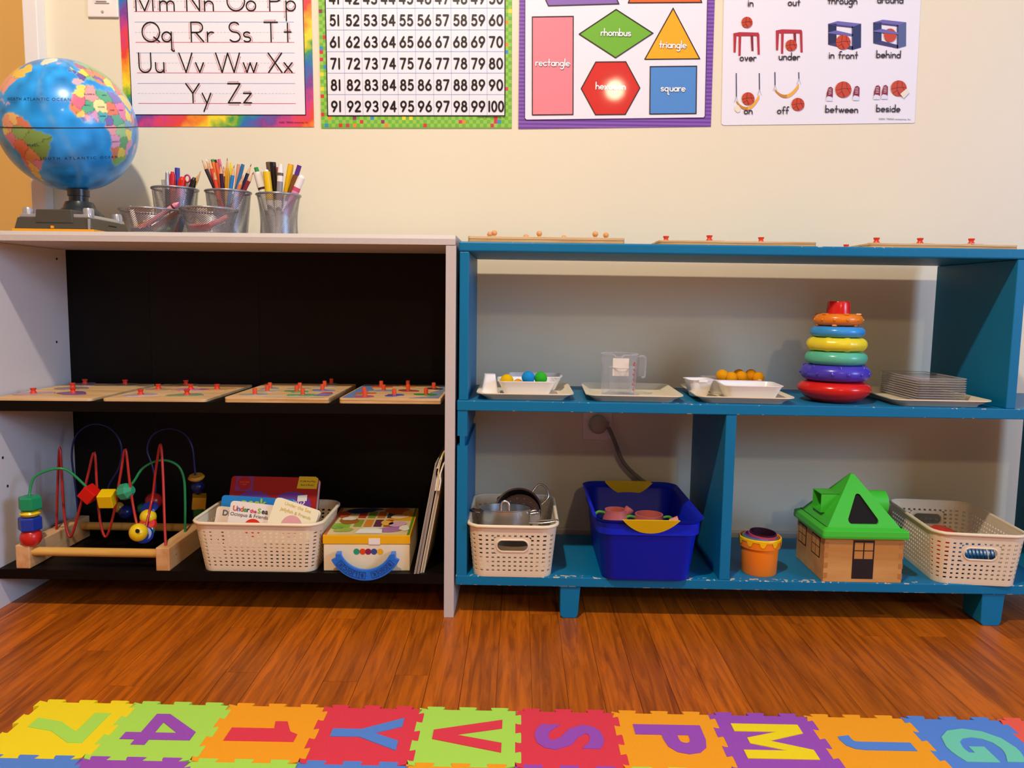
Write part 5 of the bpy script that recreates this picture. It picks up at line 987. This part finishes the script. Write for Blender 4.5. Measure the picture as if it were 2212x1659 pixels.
# ------------------------------------------------------------------ stack of clear sheets
def film_mat(c_):
    m = clear_mat('film_'+c_.strip('#')+str(len(MATS)), c_, .5); m.node_tree.nodes['Principled BSDF'].inputs['Base Color'].default_value = lin(c_)+[1]; return m
films = {2: '#E0A0C8', 4: '#E8806A', 6: '#E6D05A', 8: '#D98CC0', 5: '#D890C4', 7: '#EBD88A', 3: '#E38A5A', 1: '#D6A0CC'}
for k in range(10):
    z = ZM+.0045+k*.0047; sht = loft([(.092, .170, .004, 0), (.092, .170, .004, .0012), (.096, .174, .005, .0034), (.096, .174, .005, .0040), ], cap1=False)
    t = thing('clear_box_lid', 'clear plastic lid, ' + ['lowest', 'second from the bottom', 'third from the bottom', 'fourth from the bottom', 'fifth from the bottom', 'fifth from the top', 'fourth from the top', 'third from the top', 'second from the top', 'topmost'][k]+' of the stack on the tray', 'lid', (.8430, -.1850, z), (0, 0, -.02), 'clear lids in a stack')
    obj('lid_shell', sht, M_lid, t); obj('lid_rim', MB().tube([(x_, y_, .0037) for x_, y_ in rrect(.0955, .1735, .005, 3)], .0007, 5, 0, None, True), M_clr2, t)
    if k in films: obj('tinted_film', MB().box(-.045+.004*(k % 3), .010+.006*(k % 4), -.070+.01*(k % 3), .045, .0018, .0021), film_mat(films[k]), t)
# ------------------------------------------------------------------ toy pots in the second basket
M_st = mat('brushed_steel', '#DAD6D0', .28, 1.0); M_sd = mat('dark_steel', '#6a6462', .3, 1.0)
ZB = .0852
pt = thing('toy_pot', 'small stainless steel toy saucepan with wire handles', 'pot', (-.0240, -.2480, .1440), (-.10, 0, 0))
obj('pot_wall', MB().lathe([(.0001, 0), (.048, 0), (.051, .003), (.0520, .055), (.0545, .0565), (.0545, .0575), (.0515, .0570), (.0500, .004), (.0001, .0030)], 56), M_st, pt, smooth=40)
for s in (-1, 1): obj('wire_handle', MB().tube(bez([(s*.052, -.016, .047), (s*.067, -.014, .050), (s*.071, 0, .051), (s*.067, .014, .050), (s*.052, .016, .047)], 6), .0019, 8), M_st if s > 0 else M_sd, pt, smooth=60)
ld = thing('saucepan_cover', 'small steel cover with loop handle standing in the toy saucepan', 'lid', (-.0240, -.2480, .1490), (-.10, 0, 0))
obj('lid_disc', MB().lathe([(.0001, 0), (.044, 0), (.044, .0015), (.0001, .004)], 40), M_st, ld, smooth=40); obj('strap_handle', MB().tube(bez([(-.008, -.042, .052), (-.007, -.042, .066), (0, -.042, .071), (.007, -.042, .066), (.008, -.042, .052)], 6), .0035, 8), M_st, ld, smooth=60)
st = thing('toy_steamer', 'dark perforated steel steamer standing on edge behind the saucepan', 'steamer', (.0040, -.188, .1740), (math.radians(62), 0, math.radians(-8)))
obj('steamer_pan', MB().lathe([(.0001, -.016), (.046, -.016), (.0485, -.012), (.0500, .010), (.0525, .011), (.0525, .0125), (.0490, .012), (.0470, -.011), (.0450, -.014), (.0001, -.0145)], 56), M_sd, st, smooth=40)
hm = None
for r_, k in ((.012, 6), (.024, 10), (.036, 14)):
    for i in range(k):
        a = 2*PI*i/k; hh = obj('perforation', hm or MB().lathe([(.0015, 0), (.0001, .0003)], 8), mat('light_through_hole', '#D8D2C4', .4) if hm is None else None, st, (r_*math.cos(a), r_*math.sin(a), -.0142)); hm = hh.data
obj('wire_handle', MB().tube(bez([(.026, .044, .010), (.040, .062, .011), (.056, .056, .011), (.062, .036, .011), (.048, .018, .010)], 6), .0022, 8), M_st, st, smooth=60)
obj('knob', MB().lathe([(.008, 0), (.0085, .008), (.006, .012), (.0001, .0125)], 16, 0, TR((-.044, .030, -.012)) @ RX(PI)), mat('black_knob', '#141110', .4), st, smooth=50)
pn = thing('toy_pan', 'shallow steel toy pan under the saucepan with a wire handle over the basket rim', 'pan', (-.0050, -.245, .0880))
obj('pan_wall', MB().lathe([(.0001, 0), (.052, 0), (.056, .003), (.0580, .0480), (.0600, .0495), (.0575, .0490), (.0545, .004), (.0001, .003)], 48), M_st, pn, smooth=40)
obj('wire_handle', MB().tube(bez([(.030, -.060, .098), (.055, -.066, .100), (.082, -.066, .1045), (.086, -.060, .1050), (.080, -.055, .1040), (.045, -.045, .099)], 6), .0018, 8), M_st, pn, smooth=60)
# ------------------------------------------------------------------ blue bin with yellow grips
M_bin = mat('royal_blue_plastic', '#0624C8', .42, spec=.3, bump=.05, bscale=400); M_yel = mat('yellow_grip_plastic', '#F2CE10', .35)
bn = thing('storage_bin', 'royal blue plastic bin with yellow crescent grips', 'bin', (.2555, -.2095, ZB))
HB = .1290; rg = [(.166, .258, .022, 0), (.172, .264, .026, .004), (.196, .300, .030, HB-.012), (.200, .306, .030, HB-.008), (.214, .326, .036, HB-.001), (.215, .327, .036, HB), (.206, .312, .032, HB-.004), (.192, .296, .028, HB-.014), (.168, .258, .022, .006), (.160, .250, .020, .0035)]
obj('bin_shell', loft(rg, n=8), M_bin, bn, smooth=35)
obj('shoulder_ridge', loft([(.1945, .298, .030, HB-.034), (.2000, .304, .031, HB-.032), (.2015, .3055, .031, HB-.010), (.196, .300, .030, HB-.009)], n=8, cap0=False, cap1=False), M_bin, bn, smooth=35)
for s, nm_ in ((-1, 'front'), (1, 'back')):
    mb = MB(); N = 20; top = []; bot = []
    for i in range(N+1):
        u = -1+2*i/N; x = u*.0545; dz = .029*(1-abs(u)**2.2); top.append((x, HB+.0012)); bot.append((x, HB+.0012-dz))
    def surf(x, z): k = (HB-z)/HB; return s*(.1640-.030*min(1, max(0, (HB-z)/.028))*.42) if s < 0 else s*(.1630-.0150*min(1, max(0, (HB-z)/.02)))
    v = []
    for lst in (top, bot):
        for x, z in lst: v.append((x, surf(x, z)-.0016, z))
    for lst in (top, bot):
        for x, z in lst: v.append((x, surf(x, z)+(.0016 if s > 0 else .0035), z))
    n1 = N+1; f = []
    for i in range(N): f += [(i, n1+i, n1+i+1, i+1), (2*n1+i, 2*n1+i+1, 3*n1+i+1, 3*n1+i), (i, i+1, 2*n1+i+1, 2*n1+i), (n1+i, 3*n1+i, 3*n1+i+1, n1+i+1)]
    mb.add(v, f)
    if s > 0: # inner face of the far grip
        w_ = [(x, .1475-.004*0, z) for x, z in top]+[(x, .1465, z) for x, z in bot]; mb.add(w_, [(i, n1+i, n1+i+1, i+1) for i in range(N)])
    obj('grip', mb, M_yel, bn, smooth=50)
M_pk = mat('coral_pink_plastic', '#C8675C', .45); M_gh = mat('green_handle_plastic', '#4E9A28', .45)
def pitcher(label, px, py, Y, H, R, rm, spout):
    p = at(px, py, Y=Y); t = thing('toy_pitcher' if spout else 'toy_sugar_bowl', label, 'toy pot', (p[0], p[1], ZB+.0040)); H = p[2]-ZB-.004
    obj('vessel', MB().lathe([(.0001, 0), (R*.8, 0), (R, H*.25), (R*1.03, H*.6), (R*.86, H*.84), (rm, H*.95), (rm, H), (rm-.003, H), (rm-.003, H*.94), (R*.75, H*.7), (.0001, H*.65)], 40), M_pk, t, smooth=50)
    if spout: obj('spout', MB().lathe([(.006, -.012), (.010, .0), (.0095, .004), (.0001, .002)], 14, 0, TR((rm+.005, 0, H-.001)) @ RY(.6)), M_pk, t, smooth=60)
    for s in ((-1,) if spout else (-1, 1)): obj('handle', MB().tube(bez([(s*rm*.95, 0, H-.008), (s*(rm+.013), 0, H-.006), (s*(rm+.021), 0, H-.014), (s*(rm+.018), 0, H-.03), (s*R*.98, 0, H-.04)], 6), .0032, 8), M_gh, t, smooth=60)
pitcher('coral pink toy creamer with spout and green handle in the blue bin', 1330, 1100, -.215, .1, .030, .0225, True); pitcher('coral pink toy sugar bowl with green handles in the blue bin', 1402, 1110, -.225, .1, .036, .0290, False)
p = at(1456, 1126, Y=-.285); t = thing('toy_cup', 'small pale pink toy cup lying on its side in the blue bin', 'toy cup', (p[0], p[1], p[2]-.002), (.5, 1.2, .4)); obj('cup_wall', MB().lathe([(.0001, -.008), (.0085, -.008), (.0105, .010), (.0095, .010), (.0075, -.006), (.0001, -.006)], 24), mat('pale_pink_plastic', '#E8968A', .45), t, smooth=50)
# ------------------------------------------------------------------ nesting cups
NC = Vector((.4935, -.2760, ZB)); M_or = mat('orange_cup_plastic', '#FF861A', .35)
oc_ = thing('nesting_cup', 'large orange nesting cup with yellow dripping rim pattern', 'cup', NC, (0, 0, 0), 'nesting cups stacked inside one another')
obj('cup_wall', MB().lathe([(.0001, 0), (.0335, 0), (.0345, .002), (.0365, .054), (.0400, .0555), (.0412, .0740), (.0400, .0752), (.0385, .0745), (.0360, .056), (.0330, .003), (.0001, .0025)], 48), M_or, oc_, smooth=40)
dr = MB(); N = 120
for i in range(N):
    for k in (0, 1):
        pass
def dz_(a): return .0745-.0045-.0095*(max(0, math.sin(a*10)))**.6
for i in range(N):
    a, b_ = 2*PI*i/N, 2*PI*(i+1)/N; q_ = lambda a_, z: (( .0405+.0010*(z-.0555)/.0185+.0006)*math.cos(a_), (.0405+.0010*(z-.0555)/.0185+.0006)*math.sin(a_), z)
    dr.add([q_(a, dz_(a)), q_(b_, dz_(b_)), q_(b_, .0735), q_(a, .0735)], [(0, 1, 2, 3)])
dr.lathe([(.0417, .0735), (.0408, .0755), (.0392, .0755)], 48, 0, None, False, False, False)
obj('drip_rim', dr, mat('yellow_drip_plastic', '#FFC400', .35), oc_, smooth=40)
for k, (R, zt_, c_, lb) in enumerate(((.0352, .0745, '#5FA03C', 'green nesting cup rim just inside the orange cup'), (.0328, .0755, '#6E8FC0', 'blue grey nesting cup inside the green one'), (.0306, .0770, '#7A4FA0', 'purple nesting cup inside the blue one'), (.0284, .0795, '#D0486E', 'pink nesting cup with notched rim'), (.0262, .0815, '#2E0F22', 'innermost and highest nesting cup, its dark plum standing in for inside shade'))):  # innermost cup: the shade inside it is painted as a dark plum colour
    t = thing('nesting_cup', lb, 'cup', NC+Vector((0, 0, .004+.0008*k)), (.06 if k > 2 else 0, .05 if k > 2 else 0, 0), 'nesting cups stacked inside one another'); m_ = mat('cup_'+c_.strip('#'), c_, .4); h_ = zt_-.004
    obj('cup_wall', MB().lathe([(.0001, .002), (R*.85, .002), (R, h_), (R-.0016, h_), (R*.82, .0045), (.0001, .0045)], 40), m_, t, smooth=40)
# ------------------------------------------------------------------ shape sorter house
hs = thing('shape_sorter_house', 'wooden toy house shape sorter with a green plastic roof', 'toy house', (.6800, -.2535, ZB))
M_hw = wood('house_beech', '#D49C58', '#C08340', 0, .45, 22, 9); M_hf = mat('finger_joint_wood', '#B8783C', .5); M_gr = mat('leaf_green_plastic', '#44C436', .32); M_dk = mat('dark_brown_print', '#1E0F0A', .6)
a_, b_, hh_ = .0768, .0755, .0915
obj('house_box', MB().box(-a_, a_, -b_, b_, 0, hh_), M_hw, hs, bevel=.001)
for i in range(4):
    for sx in (-1, 1): obj('finger_joint', MB().box(sx*(a_-.0035)-.0042, sx*(a_-.0035)+.0042, -b_-.0003, -b_+.002, .008+.0205*i, .0185+.0205*i), M_hf, hs)
def pane_set(nm_, T, w, h, lower):
    fr_ = MB().box(-w/2, w/2, -.0006, 0, 0, h, 0, T); o = obj(nm_, fr_, M_dk, hs); ww = w*.40; base = h*.52 if lower else h*.05; ph = (h*.94-base)/2-.001
    for i in (0, 1):
        for j in (0, 1): obj('window_pane', MB().box(-w/2+w*.07+i*(ww+w*.06), -w/2+w*.07+i*(ww+w*.06)+ww, -.0009, -.0004, base+j*(ph+.002), base+j*(ph+.002)+ph, 0, T), M_hw, o)
pane_set('printed_door', TR((-.0005, -b_, .0075)), .0415, .0775, True)
for yy in (.0430, -.0315): pane_set('printed_window', TR((-a_, yy, .041)) @ RZ(-PI/2), .044, .041, False)
z0, z1 = hh_+.0005, .1075; ap = .2010
obj('roof_skirt', loft([(.168, .166, .004, z0-.003), (.170, .168, .005, z0+.002), (.168, .166, .005, z1-.003), (.150, .148, .006, z1+.002)], cap0=True, cap1=False), M_gr, hs, bevel=.0008)
q0 = .0715; zr = z1+.001; rf = MB()
def rp(x, y, z): return (x, y, z)
tipw = .003; base_ = [(-q0, -q0, zr), (q0, -q0, zr), (q0, q0, zr), (-q0, q0, zr)]; tip_ = [(-tipw, -tipw, ap), (tipw, -tipw, ap), (tipw, tipw, ap), (-tipw, tipw, ap)]
rf.add(base_+tip_, [(1, 2, 6, 5), (2, 3, 7, 6), (3, 0, 4, 7), (4, 5, 6, 7)])
# front slope with a rounded triangular opening
def fs(x, z): k = (z-zr)/(ap-zr); return (x, -(q0+(tipw-q0)*k), z)
N = 36; tri = []
for i in range(N):
    a = 2*PI*i/N-PI/2; c3 = [(-.0215, .121), (.0245, .121), (.0015, .160)]; rr = .0065
    d_ = (math.cos(a), math.sin(a)); best = max(c3, key=lambda c: c[0]*d_[0]+c[1]*d_[1]); tri.append((best[0]+rr*d_[0], best[1]+rr*d_[1]))
cen = (.0015, .133); out = []
quad = [(-q0, zr), (q0, zr), (tipw, ap), (-tipw, ap)]
for x, z in tri:
    dx, dz = x-cen[0], z-cen[1]; tb = 9
    for i in range(4):
        (x1, y1), (x2, y2) = quad[i], quad[(i+1) % 4]; ex, ey = x2-x1, y2-y1; den = dx*ey-dz*ex
        if abs(den) < 1e-12: continue
        s_ = ((x1-cen[0])*ey-(y1-cen[1])*ex)/den; u_ = ((x1-cen[0])*dz-(y1-cen[1])*dx)/den
        if s_ > 0 and -1e-6 <= u_ <= 1+1e-6: tb = min(tb, s_)
    out.append((cen[0]+dx*tb, cen[1]+dz*tb))
v = [fs(*p) for p in out]+[fs(*p) for p in tri]+[(fs(*p)[0], fs(*p)[1]+.004, fs(*p)[2]) for p in tri]; f = []
for i in range(N):
    k = (i+1) % N; f += [(i, k, N+k, N+i), (N+i, N+k, 2*N+k, 2*N+i)]
    for cnr in quad:   # fill the corner slivers of the slope
        A, B = out[i], out[k]
        if (abs(A[0]-cnr[0]) > 1e-5 or abs(A[1]-cnr[1]) > 1e-5) and (abs(B[0]-cnr[0]) > 1e-5 or abs(B[1]-cnr[1]) > 1e-5):
            on = lambda p, q, r: abs((q[0]-p[0])*(r[1]-p[1])-(q[1]-p[1])*(r[0]-p[0])) < 1e-7
            e1_ = any(on(quad[j], quad[(j+1) % 4], A) and (quad[j] == cnr or quad[(j+1) % 4] == cnr) for j in range(4)); e2_ = any(on(quad[j], quad[(j+1) % 4], B) and (quad[j] == cnr or quad[(j+1) % 4] == cnr) for j in range(4))
            if e1_ and e2_ and not on(A, B, cnr): v.append(fs(*cnr)); f.append((i, len(v)-1, k))
rf.add(v, f); obj('roof', rf, M_gr, hs)
obj('opening_shade_sheet', MB().poly([(fs(*p)[0], fs(*p)[1]+.0042, fs(*p)[2]) for p in tri]), mat('painted_inside_shade', '#0d0705', .9), hs)  # dark sheet behind the opening, painted as the shade inside the roof
ch = MB()
for y0, y1, z0_, z1_ in ((-.023, .023, .124, .1262), (-.023, .023, .1618, .164), (-.023, -.0208, .124, .164), (.0208, .023, .124, .164)): ch.box(-.0680, -.024, y0, y1, z0_, z1_)
co = obj('square_chute', ch, M_gr, hs, bevel=.0008); obj('chute_shade_plug', MB().box(-.050, -.024, -.0208, .0208, .1262, .1618), mat('painted_inside_shade'), co)  # both chutes get a near-black plug in place of their inner shade
co = obj('round_chute', MB().lathe([(.0250, 0), (.0250, .046), (.0225, .046), (.0225, .002)], 32, 0, TR((.024, .004, .141)) @ RY(PI/2), closed=True), M_gr, hs, smooth=40); obj('chute_shade_plug', MB().lathe([(.0224, .004), (.0224, .03)], 24, 0, TR((.024, .004, .141)) @ RY(PI/2)), mat('painted_inside_shade'), co)
# ------------------------------------------------------------------ toys in the third basket
R3 = RZ(-.10); B3 = Vector((.914, -.2140, ZB))
def in3(x, y, z): return B3+(R3 @ Vector((x, y, z)))
t = thing('ribbed_toy', 'blue ribbed plastic toy seen through the basket handle slot', 'toy', in3(.012, -.070, .006), (0, 0, -.1))
rb_ = MB()
for i in range(9): rb_.lathe([(.0001, -.0030), (.031, -.0030), (.0325, 0), (.031, .0030), (.0001, .0030)], 28, 0, TR((-.030+.0070*i, 0, .034)) @ RY(PI/2))
obj('ribs', rb_, mat('toy_blue', '#1C6AA8', .3), t, smooth=40); obj('white_band', MB().lathe([(.0332, 0), (.0332, .002)], 28, 0, TR((.014, 0, .034)) @ RY(PI/2)), M_dish, t, smooth=40)
t = thing('toy_bowl', 'red plastic toy bowl lying upside down on top in the angled basket', 'toy', in3(-.012, .010, .0675), (.25, .1, 0)); obj('bowl_shell', MB().lathe([(.030, -.014), (.031, -.004), (.024, .003), (.0001, .0045)], 30), mat('toy_red', '#D2331E', .35), t, smooth=50)
t = thing('toy_gear', 'navy toy gear under the red bowl in the angled basket', 'toy', in3(-.042, -.070, .006), (1.2, 0, .3)); obj('gear', MB().prism([((.024 if i % 4 < 2 else .020)*math.cos(2*PI*i/40), (.024 if i % 4 < 2 else .020)*math.sin(2*PI*i/40)) for i in range(40)], -.006+.024, .006+.024), mat('toy_navy', '#2B3F86', .35), t)
t = thing('toy_brick_pile', 'orange red toy block under the red bowl in the angled basket', 'toy', in3(-.010, .000, .004), (0, 0, .2)); obj('block', MB().box(-.035, .035, -.03, .03, 0, .045), mat('toy_red'), t, bevel=.003)
# ------------------------------------------------------------------ alphabet foam mat
TP, TH, HT = .1447, .0105, .0085
def edge_curve():
    pts = []
    for k in range(3):
        u = k/3; pts += [(u+.0, -1), (u+.066, -1), (u+.052, -.2), (u+.048, .9), (u+.058, 1), (u+.205, 1), (u+.232, .8), (u+.222, -.2), (u+.214, -1)]
    return pts
EC = edge_curve(); h2 = HT/2
def tile_poly():
    p = []
    p += [(u*TP, v_*h2) for u, v_ in EC]                                   # near side
    p += [(TP+v_*h2, u*TP) for u, v_ in EC]                                # side towards +x
    p += [(u*TP, TP+v_*h2) for u, v_ in EC+[(1, -1)]][::-1][:-1]           # far side, reversed
    p += [(v_*h2, u*TP) for u, v_ in EC+[(1, -1)]][::-1][:-1]
    q_ = []
    for a in p:
        a = (a[0], a[1])
        if not q_ or math.hypot(a[0]-q_[-1][0], a[1]-q_[-1][1]) > 1e-6: q_.append(a)
    return q_
def foam(c_):
    nm_ = 'foam_'+c_.strip('#')
    if nm_ in MATS: return MATS[nm_]
    m = mat(nm_, c_, .75, spec=.25); nt = m.node_tree; L = nt.links.new; b = nt.nodes['Principled BSDF']
    g = nt.nodes.new('ShaderNodeNewGeometry'); mp = nt.nodes.new('ShaderNodeMapping'); mp.inputs['Scale'].default_value = (230, 330, 1); mp.inputs['Rotation'].default_value = (0, 0, .6); L(g.outputs['Position'], mp.inputs[0])
    ck_ = nt.nodes.new('ShaderNodeTexBrick'); ck_.inputs['Scale'].default_value = 1; ck_.inputs['Mortar Size'].default_value = .10; ck_.inputs['Mortar Smooth'].default_value = 1
    ck_.inputs['Color1'].default_value = ck_.inputs['Color2'].default_value = (1, 1, 1, 1); ck_.inputs['Mortar'].default_value = (0, 0, 0, 1); L(mp.outputs[0], ck_.inputs['Vector'])
    bp = nt.nodes.new('ShaderNodeBump'); bp.inputs['Strength'].default_value = .35; bp.inputs['Distance'].default_value = .0006; L(ck_.outputs[0], bp.inputs['Height']); L(bp.outputs[0], b.inputs['Normal']); return m
FY, FG, FO, FR, FB, FP, FT, FC = '#F6DE1E', '#AEE456', '#F8A41E', '#E23C4E', '#5688D8', '#9C4FB8', '#70D0B2', '#F0604E'
CN = {FY: 'yellow', FG: 'lime green', FO: 'orange', FR: 'red', FB: 'blue', FP: 'purple', FT: 'mint', FC: 'coral'}
ROW1 = [('7', FY, FG), ('4', FG, FP), ('1', FO, FR), ('Y', FR, FB), ('V', FG, FR), ('S', FR, FP), ('P', FO, FP), ('M', FP, FY), ('J', FO, FB), ('G', FB, FT), (None, FC, FP)]
ROW2 = [('8', FB, FY), (None, FP, FY), (None, FG, FO), (None, FB, FR), (None, FO, FB), (None, FP, FG), (None, FG, FR), (None, FY, FP), (None, FB, FO), (None, FR, FG)]
X00, Y00 = -.7165, -.6990-TP
GP = {'1': [(.35, 0), (.75, 0), (.75, 1), (.52, 1), (.44, .88), (.12, .76), (.12, .58), (.35, .62)], '7': [(0, 1), (1, 1), (1, .80), (.64, .40), (.52, 0), (.20, 0), (.32, .40), (.64, .76), (0, .76)],
      'M': [(0, 0), (0, 1), (.26, 1), (.5, .45), (.74, 1), (1, 1), (1, 0), (.77, 0), (.77, .62), (.58, .14), (.42, .14), (.23, .62), (.23, 0)], 'Y': [(.38, 0), (.38, .42), (0, 1), (.28, 1), (.5, .63), (.72, 1), (1, 1), (.62, .42), (.62, 0)], 'V': [(.36, 0), (0, 1), (.28, 1), (.5, .34), (.72, 1), (1, 1), (.64, 0)]}
GP = {k_: v_[::-1] for k_, v_ in GP.items()}
tile = MB().prism(tile_poly(), 0, TH); tms = {}
prev = None
for r_, row in enumerate((ROW1, ROW2)):
    for i, (ch_, c_, gc) in enumerate(row):
        x, y = X00+i*TP+random.uniform(-.0002, .0002), Y00-r_*TP
        nb_ = [CN[row[j][1]] for j in (i-1, i+1) if 0 <= j < len(row)]
        lb = '%s foam mat tile with %s%s' % (CN[c_], ('an inset %s %s' % (CN[gc], 'number '+ch_ if ch_.isdigit() else 'letter '+ch_)) if ch_ else 'no inset in view', '' if ch_ else ', between '+' and '.join(('row-one ' if r_ == 0 else 'row-two ')+q_ for q_ in nb_) if len(nb_) == 2 else ', at the mat corner')
        if not ch_: lb = '%s foam mat tile joined to the %s tile %s' % (CN[c_], ('letter '+ROW1[i][0] if ROW1[i][0] and ROW1[i][0].isalpha() else 'number '+ROW1[i][0]) if r_ and ROW1[i][0] else ('letter G' if i == 10 else 'coral'), 'in front of it' if False else 'along one edge')
        t = thing('foam_mat_tile', lb, 'mat tile', (x, y, 0), (0, 0, 0), 'interlocking alphabet foam tiles')
        if c_ not in tms: tms[c_] = obj('tile_body', tile, foam(c_), t).data
        else: obj('tile_body', tms[c_], None, t)
        if ch_:
            mb = MB()
            if ch_ == '4':
                for q4 in ([(0, .22), (1, .22), (1, .42), (0, .42)], [(.62, 0), (.84, 0), (.84, .22), (.62, .22)], [(.62, .42), (.84, .42), (.84, 1), (.62, 1)], [(0, .42), (.28, .42), (.62, .74), (.62, 1), (.58, 1)]): mb.prism(q4, 0, .0016)
            elif ch_ in GP: mb.prism(GP[ch_], 0, .0016)
            else: mb = text_mb(ch_, .125, .0055 if ch_ != 'S' else .004, .0008, 'CENTER')
            vs = np.array(mb.v); mn, mx_ = vs.min(0), vs.max(0)
            gh, gw = .098, min(.084, (mx_[0]-mn[0])/(mx_[1]-mn[1])*.098*1.12)
            if ch_ in GP or ch_ == '4': gw = {'1': .052, '4': .080, '7': .078, 'M': .088, 'Y': .084, 'V': .084}[ch_]
            mb.v = [(((p[1]-mn[1])/(mx_[1]-mn[1])-.5)*gh+TP/2, (.5-(p[0]-mn[0])/(mx_[0]-mn[0]))*gw+TP/2, TH+(p[2]-mn[2])*.5) for p in mb.v]   # letters lie with their tops towards +x
            obj('inset_letter', mb, foam(gc), t)
